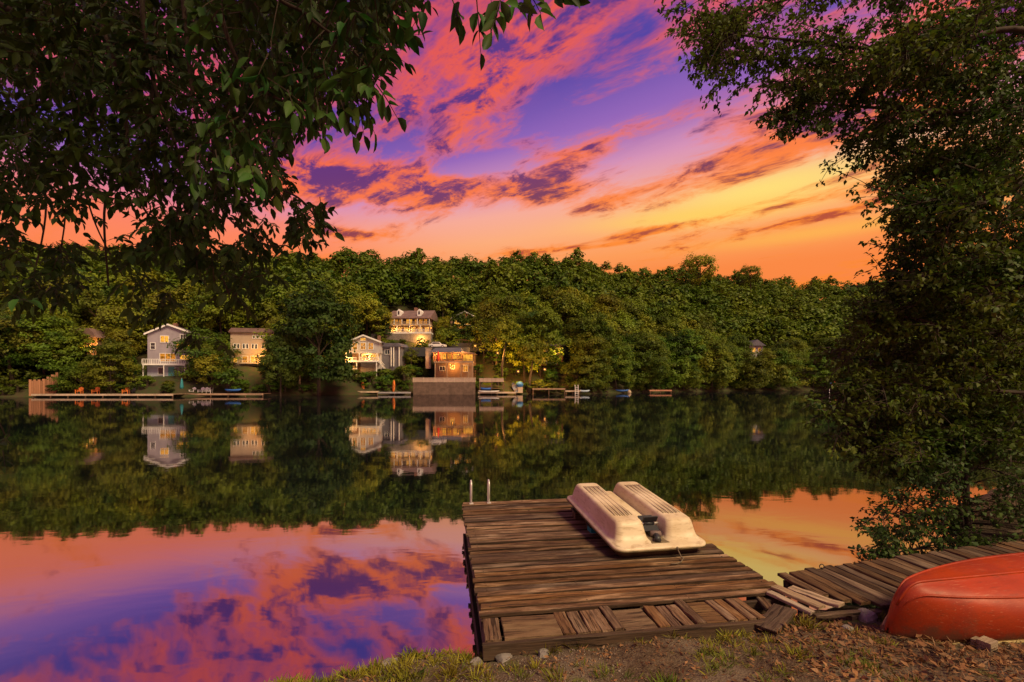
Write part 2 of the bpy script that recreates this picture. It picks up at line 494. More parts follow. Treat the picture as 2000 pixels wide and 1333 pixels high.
M_floor = principled('forest_floor', (0.050, 0.036, 0.018), 0.95, bump=0.8, bscale=2.5, col2=(0.030, 0.045, 0.010), vscale=0.9)
hs = link('hillside', grid_mesh('hillside', np.linspace(-260, 330, 300), np.linspace(78, 290, 130), hill_z, M_floor))
tag(hs, 'steep wooded hillside rising behind the far shore', kind='structure')
M_bed = principled('lake_mud', (0.03, 0.028, 0.02), 0.95)
land = link('land', MB().add([(-3000, -600, -2.6), (3000, -600, -2.6), (3000, 5000, -2.6), (-3000, 5000, -2.6)], [(0, 1, 2, 3)]).mesh('land', M_bed))
tag(land, 'lake bed and low land out to the horizon', kind='structure')

# near bank
_bx = np.array([-30, -4, -2.7, -1.83, -1.3, -0.4, 0.6, 3.2, 4.2, 5.5, 6.6, 8.0, 10, 14, 30.0])
_by = np.array([-6, 3.2, 4.15, 4.5, 4.78, 4.92, 5.25, 5.75, 5.85, 6.0, 6.9, 8.2, 10.5, 13, 17.0])
def bank_t(X, Y):
    return np.interp(X, _bx, _by) - Y
def bank_z(X, Y):
    t = bank_t(X, Y) + 0.06 * np.sin(X * 5.1) + 0.05 * np.sin(X * 11.3 + Y * 3)
    tp = np.maximum(t, 0)
    z = 0.26 * (1 - np.exp(-tp / 0.28)) + 0.115 * tp + 0.014 * np.minimum(tp, 9) ** 2
    z += 0.018 * np.sin(X * 3.1 + 1) * np.sin(Y * 3.7) + 0.010 * np.sin(X * 9 + Y * 4) * np.sin(Y * 11)
    z = np.where(t < 0, np.maximum(-1.6, t * 0.8), z)
    return z
def bz(x, y):
    return float(bank_z(np.array(float(x)), np.array(float(y))))

M_bank = bpy.data.materials.new('bank_soil'); M_bank.use_nodes = True
g = NT(M_bank.node_tree)
geo = g.node('ShaderNodeNewGeometry'); P = geo.outputs['Position']
n1 = g.noise(P, 1.3, 5, 0.6); n2 = g.noise(P, 14, 5, 0.7); n3 = g.noise(P, 60, 4, 0.7)
vor = g.node('ShaderNodeTexVoronoi'); g.link(P, vor.inputs['Vector']); vor.inputs['Scale'].default_value = 42
col = g.mix(g.ss(n2, 0.35, 0.65), (0.120, 0.082, 0.050), (0.055, 0.034, 0.020))
col = g.mix(g.m('MULTIPLY', g.ss(n1, 0.42, 0.62), 0.75), col, (0.165, 0.125, 0.086))
col = g.mix(g.m('MULTIPLY', g.ss(n3, 0.52, 0.7), 0.7), col, (0.22, 0.165, 0.115))
col = g.mix(g.m('MULTIPLY', g.ss(g.noise(P, 2.7, 4, 0.6), 0.56, 0.68), 0.7), col, (0.10, 0.115, 0.02))
bs = g.node('ShaderNodeBsdfPrincipled'); bs.inputs['Roughness'].default_value = 0.95; bs.inputs['Specular IOR Level'].default_value = 0.15
g.link(col, bs.inputs['Base Color'])
bm_ = g.node('ShaderNodeBump'); bm_.inputs['Strength'].default_value = 0.9; bm_.inputs['Distance'].default_value = 0.02
g.put(bm_.inputs['Height'], g.m('ADD', g.m('MULTIPLY', n2, 0.8), g.m('ADD', g.m('MULTIPLY', n3, 0.4), g.m('MULTIPLY', vor.outputs['Distance'], 0.5))))
g.link(bm_.outputs[0], bs.inputs['Normal'])
g.link(bs.outputs[0], g.node('ShaderNodeOutputMaterial').inputs[0])
xs = np.unique(np.concatenate([np.linspace(-30, -3, 30), np.linspace(-3, 9, 200), np.linspace(9, 40, 40)]))
ys = np.unique(np.concatenate([np.linspace(-12, 2, 25), np.linspace(2, 8, 110), np.linspace(8, 24, 60)]))
bank = link('bank', grid_mesh('bank', xs, ys, bank_z, M_bank))
tag(bank, 'bare earth bank at the near shore', kind='structure')

# water
M_water = bpy.data.materials.new('lake_water'); M_water.use_nodes = True
g = NT(M_water.node_tree)
geo = g.node('ShaderNodeNewGeometry'); P = geo.outputs['Position']
wv = g.noise(g.mapping(P, sc=(0.5, 0.9, 1)), 1.1, 3, 0.55, 0.4)
wv2 = g.noise(g.mapping(P, sc=(0.35, 0.10, 1)), 0.6, 3, 0.5)
b = g.node('ShaderNodeBump'); b.inputs['Strength'].default_value = 0.05; b.inputs['Distance'].default_value = 0.05
g.put(b.inputs['Height'], g.m('ADD', wv, g.m('MULTIPLY', wv2, 1.4)))
gl = g.node('ShaderNodeBsdfGlossy'); gl.inputs['Roughness'].default_value = 0.032
gl.inputs['Color'].default_value = (0.88, 0.84, 0.88, 1); g.link(b.outputs[0], gl.inputs['Normal'])
df = g.node('ShaderNodeBsdfDiffuse'); df.inputs['Color'].default_value = (0.006, 0.010, 0.010, 1)
lw = g.node('ShaderNodeLayerWeight'); lw.inputs['Blend'].default_value = 0.25
mx = g.node('ShaderNodeMixShader'); g.put(mx.inputs[0], g.ss(lw.outputs['Facing'], 0.2, 0.95, 0.56, 0.74, 'LINEAR'))
g.link(df.outputs[0], mx.inputs[1]); g.link(gl.outputs[0], mx.inputs[2])
g.link(mx.outputs[0], g.node('ShaderNodeOutputMaterial').inputs[0])
lake = link('lake', MB().add([(-260, -25, 0), (330, -25, 0), (330, 200, 0), (-260, 200, 0)], [(0, 1, 2, 3)]).mesh('lake', M_water))
tag(lake, 'still lake mirroring the sunset and the wooded hill', kind='structure')

# ------------------------------------------------------------------ trees of the far shore
def rot_frames(nrm, rng):
    """for each normal: two tangent vectors turned at random"""
    a = rng.normal(size=nrm.shape)
    t = np.cross(nrm, a); t /= np.linalg.norm(t, axis=1, keepdims=True) + 1e-9
    return t, np.cross(nrm, t)

def leaf_quads(pos, nrm, size, rng, aspect=0.62):
    """one diamond-like leaf face at each position"""
    t, b = rot_frames(nrm, rng)
    s = size[:, None]
    V = np.stack([pos - t * s, pos - b * s * aspect + nrm * s * 0.12, pos + t * s, pos + b * s * aspect + nrm * s * 0.12], 1).reshape(-1, 3)
    F = np.arange(len(V)).reshape(-1, 4)
    return V, F

def crown_points(rng, rx, rz, zc, n_clump, n_leaf, kind='round', flat=0.7, csize=0.30):
    """leaf positions and normals: leaves sit in flattened clumps spread through the crown"""
    Ps, Ns = [], []
    for k in range(n_clump):
        u = rng.normal(size=3); u /= np.linalg.norm(u)
        if u[2] < -0.8: u[2] *= -0.6
        r = rng.uniform(0.45, 1.0) ** 0.55
        if kind == 'cone':
            h = rng.uniform(0, 1) ** 1.25
            ang = rng.uniform(0, 2 * math.pi)
            rad = (1 - h) * rng.uniform(0.55, 1.0) + 0.05
            c = np.array([rx * rad * math.cos(ang), rx * rad * math.sin(ang), zc - rz + 2 * rz * h])
            cr = rx * (0.20 + 0.22 * (1 - h))
        else:
            w = 1.0 + 0.22 * math.sin(3 * math.atan2(u[1], u[0]) + n_clump) * (1 - abs(u[2]))
            c = np.array([rx * r * u[0] * w, rx * r * u[1] * w, zc + rz * r * u[2]])
            cr = rx * csize * rng.uniform(0.7, 1.35)
        q = rng.normal(size=(n_leaf, 3)); q /= np.linalg.norm(q, axis=1, keepdims=True)
        q[:, 2] = np.where(q[:, 2] < -0.55, -q[:, 2] * 0.6, q[:, 2])
        rr = rng.uniform(0.5, 1.05, (n_leaf, 1)) * (1 + 0.25 * np.sin(5 * np.arctan2(q[:, 1], q[:, 0]) + k)[:, None])
        p = c + q * rr * np.array([cr, cr, cr * flat])
        nr = q * np.array([0.6, 0.6, 0.9]) + np.array([0, 0, 0.35]) + (c - np.array([0, 0, zc])) / rx * 0.35 + rng.normal(size=(n_leaf, 3)) * 0.28
        nr /= np.linalg.norm(nr, axis=1, keepdims=True)
        Ps.append(p); Ns.append(nr)
    return np.concatenate(Ps), np.concatenate(Ns)

PROTO = []
def make_proto(i, rx, rz, zc, nc, nl, kind, mat, leaf, trunk_mat, flat=0.5, csize=0.30):
    r = np.random.default_rng(100 + i)
    p, n = crown_points(r, rx, rz, zc, nc, nl, kind, flat, csize)
    V, F = leaf_quads(p, n, r.uniform(0.7, 1.3, len(p)) * leaf, r)
    crown = np_mesh('crown', V, F, mat)
    mb = MB()
    top = zc + rz * 0.55
    lean = r.uniform(-0.25, 0.25, 2)
    mb.tube([(0, 0, -1.2), (0.05, 0, 0.6), (lean[0], lean[1], zc * 0.6), (lean[0] * 1.5, lean[1] * 1.5, top)], [0.30, 0.24, 0.17, 0.05], 7)
    for k in range(6):
        a = k * 1.05 + r.uniform(-0.3, 0.3); h = zc * r.uniform(0.55, 0.95)
        e = (rx * 0.62 * math.cos(a), rx * 0.62 * math.sin(a), h + rz * r.uniform(0.2, 0.6))
        mb.tube([(lean[0], lean[1], h * 0.92), (e[0] * 0.5, e[1] * 0.5, (h + e[2]) / 2 + 0.2), e], [0.11, 0.07, 0.03], 5)
    trunk = mb.mesh('trunk', trunk_mat)
    PROTO.append((crown, trunk, rx, zc + rz, zc - rz))
#            rx   rz   zc   clumps leaves
make_proto(0, 3.7, 3.9, 6.2, 34, 84, 'round', M_far, 0.24, M_bark, 0.8, 0.36)
make_proto(1, 3.3, 4.6, 6.6, 34, 84, 'round', M_far, 0.24, M_bark, 0.85, 0.38)
make_proto(2, 4.4, 3.5, 5.8, 38, 84, 'round', M_far, 0.25, M_bark, 0.7, 0.34)
make_proto(3, 3.8, 4.2, 6.0, 40, 76, 'round', M_far, 0.23, M_barkpale, 0.8, 0.32)
make_proto(4, 2.3, 5.6, 7.2, 60, 40, 'cone', M_evergreen, 0.24, M_bark, 0.3)
make_proto(5, 4.3, 4.9, 3.9, 46, 96, 'round', M_shoreleaf, 0.20, M_bark, 0.62, 0.33)       # leafy to the ground
make_proto(6, 4.6, 4.4, 3.4, 50, 96, 'round', M_shoreleaf, 0.20, M_bark, 0.58, 0.31)
make_proto(7, 1.6, 1.3, 1.15, 22, 52, 'round', M_shoreleaf, 0.15, M_bark, 0.6, 0.36)      # bush
make_proto(8, 0.75, 2.0, 2.0, 34, 46, 'cone', M_evergreen, 0.12, M_bark, 0.5)       # clipped evergreen
make_proto(9, 5.2, 7.4, 7.9, 92, 120, 'round', M_shoreleaf, 0.24, M_bark, 0.62, 0.27)  # great lakeside tree
make_proto(10, 5.2, 7.4, 7.6, 100, 130, 'round', M_darkleaf, 0.23, M_bark, 0.62, 0.26)

def far_tree(pi, X, Y, sc, rz, label, name='broadleaf_tree', group=None, cat='tree', zoff=0.0, Z=None, sz=None, trunk=True):
    z = (float(hill_z(X, Y)) if Z is None else Z) + zoff
    t = thing(name, label, cat, (X, Y, z), rz, group)
    t.scale = (sc, sc, sz or sc)
    link('crown', PROTO[pi][0], t)
    if trunk: link('trunk', PROTO[pi][1], t)
    return t

# rectangles of the photograph that show houses and other built things: x0, x1, y0, y1, distance
CLEAR = [(286, 372, 632, 724, 93), (452, 520, 644, 708, 100), (678, 746, 652, 720, 107), (758, 848, 602, 658, 126),
         (842, 928, 676, 740, 107), (745, 775, 672, 694, 109), (806, 930, 736, 775, 103), (930, 990, 738, 775, 103),
         (60, 345, 744, 780, 86), (345, 515, 752, 780, 90), (622, 806, 748, 775, 100), (990, 1140, 748, 775, 105),
         (964, 984, 684, 704, 110), (1060, 1098, 676, 706, 119), (165, 186, 676, 692, 96), (1470, 1484, 668, 680, 149),
         (1196, 1232, 756, 772, 113), (1268, 1314, 756, 772, 116), (924, 960, 664, 690, 112), (826, 846, 664, 716, 109), (846, 866, 668, 680, 113), (1004, 1020, 720, 740, 106), (1056, 1072, 700, 730, 108)]
BOXES = [(335, 98, 8), (489, 105, 7.5), (712, 112, 7), (802, 131, 9), (884, 112, 7), (908, 130, 6), (1068, 124, 6), (160, 101, 6), (1478, 155, 6), (765, 112, 4)]
def hides(X, Y, z, rx, top, low):
    px = 1000 + X / Y * FPX; w = rx / Y * FPX * 0.80
    y0 = YH - (z + top - CAMZ) / Y * FPX; y1 = YH - (z + low - CAMZ) / Y * FPX
    for a, b, c, d, D in CLEAR:
        if Y < D + 1.5 and px + w > a and px - w < b and y1 > c and y0 < d: return True
    for bpx, bD, r in BOXES:
        if math.hypot(X - (bpx - 1000) / FPX * bD, Y - bD) < r * 0.72 + rx * 0.62: return True
    return False

cands = []
r_ = np.random.default_rng(21)
placed = []
for row in range(0, 20):
    t = 1.2 + row * 3.7
    for X in np.arange(-165, 235, 5.0):
        X2 = X + r_.uniform(-2.1, 2.1) + (row % 2) * 2.8
        Y2 = float(shore_y(X2)) + t + r_.uniform(-1.8, 1.8)
        if row == 0: Y2 = float(shore_y(X2)) + r_.uniform(0.4, 2.0)
        if abs(X2 / Y2) > 1.22: continue
        cands.append((row, X2, Y2))
# small growth between the houses and along the shore
for X in np.arange(-95, 150, 2.1):
    for q in range(5 if X < 22 else 2):
        X2 = X + r_.uniform(-1, 1)
        cands.append((99 if q else 98, X2, float(shore_y(X2)) + (r_.uniform(1.5, 34) if q else r_.uniform(0.1, 1.0))))
trees = []
for row, X, Y in cands:
    z = float(hill_z(X, Y))
    if row >= 98:
        pi = 7; sc = r_.uniform(0.55, 1.5)
        if row == 98: sc = r_.uniform(0.5, 0.9)
    elif row <= 2:
        big = X > 14 or X < -62
        pi = int(r_.choice([5, 6, 9, 9, 5, 6])) if big else int(r_.choice([5, 3, 0, 7, 7]))
        sc = r_.uniform(0.75, 1.2)
        if big and pi in (5, 6): sc *= 1.35
        if pi == 9: sc *= 0.85
    else:
        pi = int(r_.choice([0, 1, 2, 3, 0, 1, 2, 3, 4 if 5 < row < 10 else 3]))
        sc = r_.uniform(0.8, 1.35) * (0.78 if row > 12 else 1.0)
    if pi == 4: sc = r_.uniform(0.75, 1.05)
    ok = False
    for s_try, p_try in ((sc, pi), (sc * 0.65, pi), (0.9, 7), (0.6, 7))[:2 if row >= 98 else 4]:
        rx, top, low = PROTO[p_try][2] * s_try, PROTO[p_try][3] * s_try, PROTO[p_try][4] * s_try
        if not hides(X, Y, z, rx, top, low):
            ok = True; break
    if not ok: continue
    trees.append((row, X, Y, z, p_try, s_try, r_.uniform(0, 6.28)))
trees.sort(key=lambda q: q[2] - 0.35 * q[5] * 20)
bushes = [q for q in trees if q[4] == 7][:290]
single = [q for q in trees if q[0] <= 8 and q[4] != 7 or q[4] == 4][:290] + bushes
_ids = {id(q) for q in single}
rest = [q for q in trees if id(q) not in _ids and q[4] != 7]
MARKS = [(335, 96, 'the grey gabled house'), (489, 103, 'the beige house'), (712, 110, 'the white gabled house'), (765, 111, 'the grey annex'), (802, 130, 'the brown dormer house'), (884, 110, 'the lit lake house'),
         (908, 128, 'the house above the road'), (1068, 121, 'the house behind the timber dock'), (160, 98, 'the brown house by the fence'), (1478, 152, 'the small pale cabin'),
         (868, 103, 'the retaining wall'), (960, 103, 'the boat frame'), (1125, 106, 'the white swim ladder'), (1215, 115, 'the mooring balls'), (1290, 117, 'the orange-brown raft'), (235, 88, 'the clipped evergreens'), (85, 87, 'the board fence'),
         (440, 90, 'the white garden chairs'), (642, 101, 'the upturned white boat'), (1012, 105, 'the blue tarpaulin dome')]
def where(X, Y):
    best = min((math.hypot(X - (px - 1000) / FPX * D, Y - D), D, nm) for px, D, nm in MARKS)
    if best[0] < 9: return 'beside ' + best[2]
    if best[0] < 24: return ('on the slope behind ' if Y > best[1] else 'near the water by ') + best[2]
    t = Y - float(shore_y(X))
    if t < 5: return 'at the edge of the far shore'
    return 'high on the wooded hillside' if t > 30 else 'low on the wooded hillside'
LBL = {0: 'rounded green tree', 1: 'tall oval green tree', 2: 'broad spreading tree', 3: 'loose-crowned pale-barked tree', 4: 'dark pointed evergreen',
       5: 'full low-branched tree', 6: 'wide drooping tree', 7: 'green bush', 9: 'great full-crowned tree'}
for row, X, Y, z, pi, sc, a in single:
    nm = 'bush' if pi == 7 else ('evergreen_tree' if pi == 4 else 'broadleaf_tree')
    lb = ('small ' if pi == 7 and sc < 0.8 else 'large ' if sc > 1.1 else '') + LBL[pi] + ' ' + where(X, Y)
    far_tree(pi, X, Y, sc, a, lb, nm, 'alike: ' + lb, 'bush' if pi == 7 else 'tree', Z=z)
# the wood behind them, up to the ridge, reads as one mass
Vs, Fs, off = [], [], 0
for i, (row, X, Y, z, pi, sc, a) in enumerate(rest):
    pi = pi if pi < 4 else 0
    me = PROTO[pi][0]
    co = np.empty(len(me.vertices) * 3, np.float32); me.vertices.foreach_get('co', co)
    co = co.reshape(-1, 4, 3)
    k = r_.permutation(len(co))[:560]
    co = co[k]
    cen = co.mean(1, keepdims=True)
    co = cen + (co - cen) * 2.1
    ca, sa = math.cos(a), math.sin(a)
    co = co.reshape(-1, 3) * sc * np.array([1, 1, r_.uniform(0.85, 1.1)])
    co = np.stack([co[:, 0] * ca - co[:, 1] * sa + X, co[:, 0] * sa + co[:, 1] * ca + Y, co[:, 2] + z], 1)
    Vs.append(co); Fs.append(np.arange(len(co)).reshape(-1, 4) + off); off += len(co)
if Vs:
    wood = link('forest', np_mesh('forest', np.concatenate(Vs), np.concatenate(Fs), M_far))
    tag(wood, 'dense green wood covering the upper hillside to the ridge', 'forest', kind='stuff')
print('trees', len(single), len(rest))

# trees that stand out
X, Y, Z = place(622, 95, 765)
far_tree(10, X, Y, 1.55, 0.6, 'great dark green tree hanging low over the shore beside the white gabled house', 'broadleaf_tree', Z=0.2, sz=1.56)
X, Y, Z = place(548, 92.5, 765)
far_tree(10, X, Y, 0.7, 2.2, 'leafy green tree standing in front of the beige house at the shore', 'broadleaf_tree', Z=0.4, sz=0.85)
for px, D, yb, sc, szc, lb in ((1055, 113, 722, 1.15, 1.2, 'tall tree hanging over the lamp-lit yard beside the timber dock'),
                              (1150, 110, 766, 0.92, 0.98, 'full tree reaching down to the water beside the white ladder'),
                              (1255, 122, 766, 1.1, 1.05, 'full rounded tree over the water behind the floating mooring balls'),
                              (906, 121, 650, 0.72, 0.74, 'leafy tree in front of the half-hidden house above the road'),
                              (1000, 126, 668, 0.95, 1.05, 'bright green tree on the slope above the lamp-lit yard'),
                              (1390, 134, 765, 1.05, 1.0, 'tall green tree at the shore beyond the low orange raft')):
    X, Y, Z = place(px, D, yb)
    far_tree(9, X, Y, sc, px * 0.01, lb, 'broadleaf_tree', Z=float(hill_z(X, Y)) if yb < 760 else 0.35, sz=szc)
for px, D, yb, sc, lb in ((1367, 190, 524, 1.75, 'tall spreading tree breaking the ridge line against the sunset'), (1466, 198, 533, 1.1, 'lone small tree with a flat dark crown on the ridge against the sunset')):
    X, Y, Z = place(px, D, yb)
    far_tree(0, X, Y, sc, 1.0, lb, 'broadleaf_tree', Z=Z - 6.2 * sc - 1.0)
for px, D, yt, sc, lb in ((755, 122, 600, 0.62, 'narrow evergreen beside the brown house with dormers'), (722, 119, 668, 0.34, 'small pointed evergreen above the white gabled house'),
                          (760, 116, 674, 0.36, 'small pointed evergreen behind the grey annex')):
    X, Y, Z = place(px, D, yt)
    far_tree(4, X, Y, sc, 0.3, lb, 'evergreen_tree', Z=float(hill_z(X, Y)))
for k, px in enumerate((197, 235, 265)):
    X, Y, Z = place(px, 89.5, 760)
    far_tree(8, X, Y, 1.0, k, 'dark clipped evergreen shrub in the row behind the long left dock', 'evergreen_shrub', 'clipped evergreens behind the dock', 'shrub', Z=1.1)
for px, D, yb, sc, lb in ((445, 90.5, 762, 1.75, 'rounded yellow-green bush in front of the beige house'), (327, 90, 762, 0.75, 'low dark bush at the foot of the grey gabled house'),
                          (150, 91, 752, 1.35, 'sunny yellow-green bush above the brown board fence'), (790, 104, 748, 1.55, 'bushy tree in front of the grey annex by the retaining wall'),
                          (756, 103, 752, 0.95, 'green bush between the orange kayaks and the retaining wall'), (700, 103.5, 752, 0.75, 'green bush below the white gabled house'),
                          (658, 102, 742, 0.8, 'golden lamp-lit bush beside the white gabled house'), (935, 108, 728, 0.8, 'bush beside the lamp-lit lake house')):
    X, Y, Z = place(px, D, yb)
    far_tree(7, X, Y, sc, px * 0.1, lb, 'bush', None, 'bush', Z=Z)
# bare trunks seen in front of the lamp-lit yard
for px, D, yb, yt, lean, lb in ((980, 106, 736, 668, 5, 'tall pale bare tree trunk beside the boat frame'), (1034, 106, 760, 705, 4, 'slim dark tree trunk beside the blue tarpaulin dome')):
    X, Y, Z = place(px, D, yb); h = (yb - yt) / FPX * D
    t = thing('tree', lb, 'tree', (X, Y, Z))
    MB().tube([(0, 0, -1), (0.05, 0, h * 0.3), (lean / FPX * D, 0, h * 0.7), (lean * 1.6 / FPX * D, 0.3, h)], [0.36, 0.28, 0.20, 0.14], 8).build('trunk', M_bark, t, True)
    c = link('crown', PROTO[3][0], t, Matrix.Translation((lean * 1.6 / FPX * D, 1.2, h - 4.0)))

# ------------------------------------------------------------------ houses across the lake
def wall_mat(name, c, v=0.15):
    return principled(name, c, 0.75, var=v, vscale=0.6)
W_grey = wall_mat('grey_siding', (0.30, 0.265, 0.31)); W_beige = wall_mat('beige_stucco', (0.42, 0.32, 0.235))
W_white = wall_mat('pale_siding', (0.44, 0.41, 0.42)); W_brown = wall_mat('brown_siding', (0.22, 0.13, 0.09)); W_red = wall_mat('red_brown_siding', (0.24, 0.12, 0.075))
W_dark = wall_mat('dark_grey_siding', (0.16, 0.15, 0.17)); W_blue = wall_mat('blue_white_boards', (0.42, 0.44, 0.55))
R_grey = wall_mat('grey_shingle', (0.14, 0.12, 0.125), 0.3); R_brown = wall_mat('brown_shingle', (0.20, 0.125, 0.115), 0.3); R_slate = wall_mat('slate_shingle', (0.12, 0.11, 0.14), 0.3)
M_brick = principled('chimney_brick', (0.26, 0.13, 0.09), 0.9, var=0.4, vscale=2)
M_teal = principled('teal_paint', (0.08, 0.25, 0.28), 0.6)

class House:
    def __init__(self, name, label, x0, ybase, D, cat='house', rz=0.0):
        self.s = FPX / D; self.x0 = x0; self.yb = ybase
        self.t = thing(name, label, cat, place(x0, D, ybase), rz)
    def x(self, px): return (px - self.x0) / self.s
    def z(self, py): return (self.yb - py) / self.s
    def box(self, name, mat, x0, x1, y0, y1, yy0, yy1, parent=None, sink=0.0):
        """pixel extents (top y0 above bottom y1), depth in metres"""
        return MB().box(self.x(x0), self.x(x1), yy0, yy1, self.z(y1) - sink, self.z(y0)).build(name, mat, parent or self.t)
    def win(self, cx, cy, w, h, lit=None, y=0.0, fmat=None, mull=1, bar=0, name='window'):
        x0, x1, z0, z1 = self.x(cx - w / 2), self.x(cx + w / 2), self.z(cy + h / 2), self.z(cy - h / 2)
        f = 0.10; mb = MB()
        mb.box(x0 - f, x1 + f, y - 0.09, y + 0.02, z1, z1 + f).box(x0 - f, x1 + f, y - 0.12, y + 0.02, z0 - f, z0)
        mb.box(x0 - f, x0, y - 0.09, y + 0.02, z0, z1).box(x1, x1 + f, y - 0.09, y + 0.02, z0, z1)
        for k in range(1, mull + 1):
            xm = x0 + (x1 - x0) * k / (mull + 1)
            mb.box(xm - 0.035, xm + 0.035, y - 0.06, y - 0.01, z0, z1)
        for k in range(1, bar + 1):
            zm = z0 + (z1 - z0) * k / (bar + 1)
            mb.box(x0, x1, y - 0.055, y - 0.012, zm - 0.03, zm + 0.03)
        o = mb.build(name, fmat or M_white, self.t)
        MB().box(x0, x1, y - 0.035, y - 0.005, z0, z1).build('pane', {None: M_glass, 1: M_lit, 2: M_lit2}[lit], o)
        return o
    def rail(self, x0, x1, y0, y1, yy, mat=None, n=10, name='railing'):
        """a railing: posts, a top rail and thin balusters"""
        X0, X1, Z0, Z1 = self.x(x0), self.x(x1), self.z(y1), self.z(y0)
        mb = MB().box(X0, X1, yy - 0.05, yy + 0.05, Z1 - 0.09, Z1).box(X0, X1, yy - 0.04, yy + 0.04, Z0 + 0.08, Z0 + 0.15)
        for k in range(n + 1):
            q = X0 + (X1 - X0) * k / n
            w = 0.06 if k % 5 == 0 else 0.03
            mb.box(q - w, q + w, yy - 0.035, yy + 0.035, Z0, Z1 - 0.09)
        return mb.build(name, mat or M_white, self.t)
    def gable(self, mat_wall, x0, x1, xa, y_apex, y_eave, y_bot, d, roofmat, over=0.45, th=0.22, sink=2.5):
        """gable front: wall and two roof slopes"""
        a, b, c = self.x(x0), self.x(x1), self.x(xa)
        ze, za, zb = self.z(y_eave), self.z(y_apex), self.z(y_bot) - sink
        MB().prism([(a, zb), (b, zb), (b, ze), (c, za), (a, ze)], 0, d).build('wall', mat_wall, self.t)
        sl = (za - ze) / (c - a); sr = (za - ze) / (b - c)
        for (p, sgn, s) in ((a, -1, sl), (b, 1, sr)):
            xo = p + sgn * over; zo = ze - over * s
            r = MB().prism([(c, za + 0.02), (xo, zo + 0.02), (xo, zo + th), (c, za + th)][::sgn], -over, d + over).build('roof', roofmat, self.t)
            MB().prism([(c, za - 0.10), (xo, zo - 0.10), (xo, zo + th + 0.03), (c, za + th + 0.03)][::sgn], -over - 0.07, -over - 0.01).build('fascia', M_white, r)

def bulb(px, py, D, watts, label, r=0.15, name='garden_lamp', color=(1.0, 0.45, 0.09), post=0.0):
    p = at(px, py, D)
    t = thing(name, label, 'lamp', (p.x, p.y, p.z - post))
    sh_ = MB().box(-0.36, 0.36, 0.10, 0.14, post - 0.34, post + 0.34).box(-0.36, 0.36, 0.141, 0.5, post + 0.30, post + 0.34)
    sh_.build('added_shield', M_darkwood, t)  # plate added lakeward of the point light to block its reflection in the water
    MB().tube([(0, 0.12, post - 0.9), (0, 0.12, post - 0.341)], 0.03, 6).build('stem', M_black, t)
    MB().ball((0, -0.06, post), r).build('bulb', M_bulb, t, True)
    l = bpy.data.lights.new('lamp_light', 'POINT'); l.energy = watts * (0.9 if 'dormer' in label and 'garden' not in label else 7.0); l.color = color; l.shadow_soft_size = 0.1
    lo = bpy.data.objects.new('lamp_light', l); COL.objects.link(lo); lo.parent = t; lo.location = (0, 0.36, post)
    return t

# --- grey gabled house
h = House('gabled_house', 'three-storey grey gabled house with lit windows and a white balcony', 288, 735, 93, rz=R(17))
h.gable(W_grey, 288, 370, 323, 634, 652, 735, 6.0, R_grey)
h.box('side_wing', W_grey, 370.5, 392, 664, 735, 1.2, 5.5, sink=2.5)
MB().prism([(h.x(369), h.z(664)), (h.x(394), h.z(664)), (h.x(389), h.z(655)), (h.x(372), h.z(655))], 0.8, 6.0).build('wing_roof', R_grey, h.t)
h.win(316.5, 662, 13, 12, 1, mull=1); h.win(348, 674, 22, 13, 1, mull=2); h.win(352, 656, 17, 7, None, mull=3)
h.win(297, 676, 7, 12, None, mull=0, bar=1)
d = h.win(322, 698, 26, 15, 2, mull=2, name='balcony_door'); h.win(354, 698, 22, 9, 1, mull=3)
h.win(381, 680, 12, 10, 1, y=1.2); h.win(381, 702, 12, 10, 2, y=1.2)
h.box('balcony', M_white, 286, 357, 711.5, 714, -1.8, -0.01)
h.rail(286, 357, 702, 711.5, -1.75, n=24)
for px in (287.5, 321, 356):
    h.box('balcony_post', M_white, px - 0.7, px + 0.7, 714, 735, -1.75, -1.6, sink=2.5)
h.box('basement_wall', W_blue, 289, 336, 715.5, 735, -0.35, -0.005, sink=2.5)
h.win(312, 725, 9, 12, None, y=-0.36, mull=0, name='basement_door')
dd = h.box('door', M_teal, 324, 334, 717, 735, -0.42, -0.355)
MB().ball((h.x(332.5), -0.45, h.z(727)), 0.07, 6, 4).build('handle', M_metal, dd)
h.box('chimney', M_brick, 318, 324, 626, 640, 3.6, 4.6)

# --- beige house
h = House('apartment_house', 'beige house with rows of small windows and a lit lower floor', 450, 716, 100, rz=R(12))
h.box('wall', W_beige, 450, 527, 649, 716, 0, 5.0, sink=2.5)
MB().prism([(h.x(447), h.z(649)), (h.x(530), h.z(649)), (h.x(524), h.z(641)), (h.x(453), h.z(641))], -0.5, 5.5).build('roof', R_brown, h.t)
h.box('cornice', M_palewood, 448, 529, 649.2, 651, -0.25, -0.01)
for px in (458, 464, 474, 480, 490, 496, 508, 514): h.win(px, 676.5, 3.4, 8.5, None, mull=0)
for px in (492, 499, 506, 513, 520): h.win(px, 657.5, 3.4, 5.5, None, mull=0)
h.win(476, 702, 9, 12, 2, mull=0); h.win(500, 702, 27, 13, 1, mull=3); h.win(459, 703, 6, 10, 1, mull=0)
h.box('balcony', M_palewood, 470, 527, 709.5, 711, -1.4, -0.01); h.rail(470, 527, 703.5, 709.5, -1.36, M_palewood, 16)
h.box('belt_course', M_palewood, 449, 528, 690.5, 692.5, -0.14, -0.012)

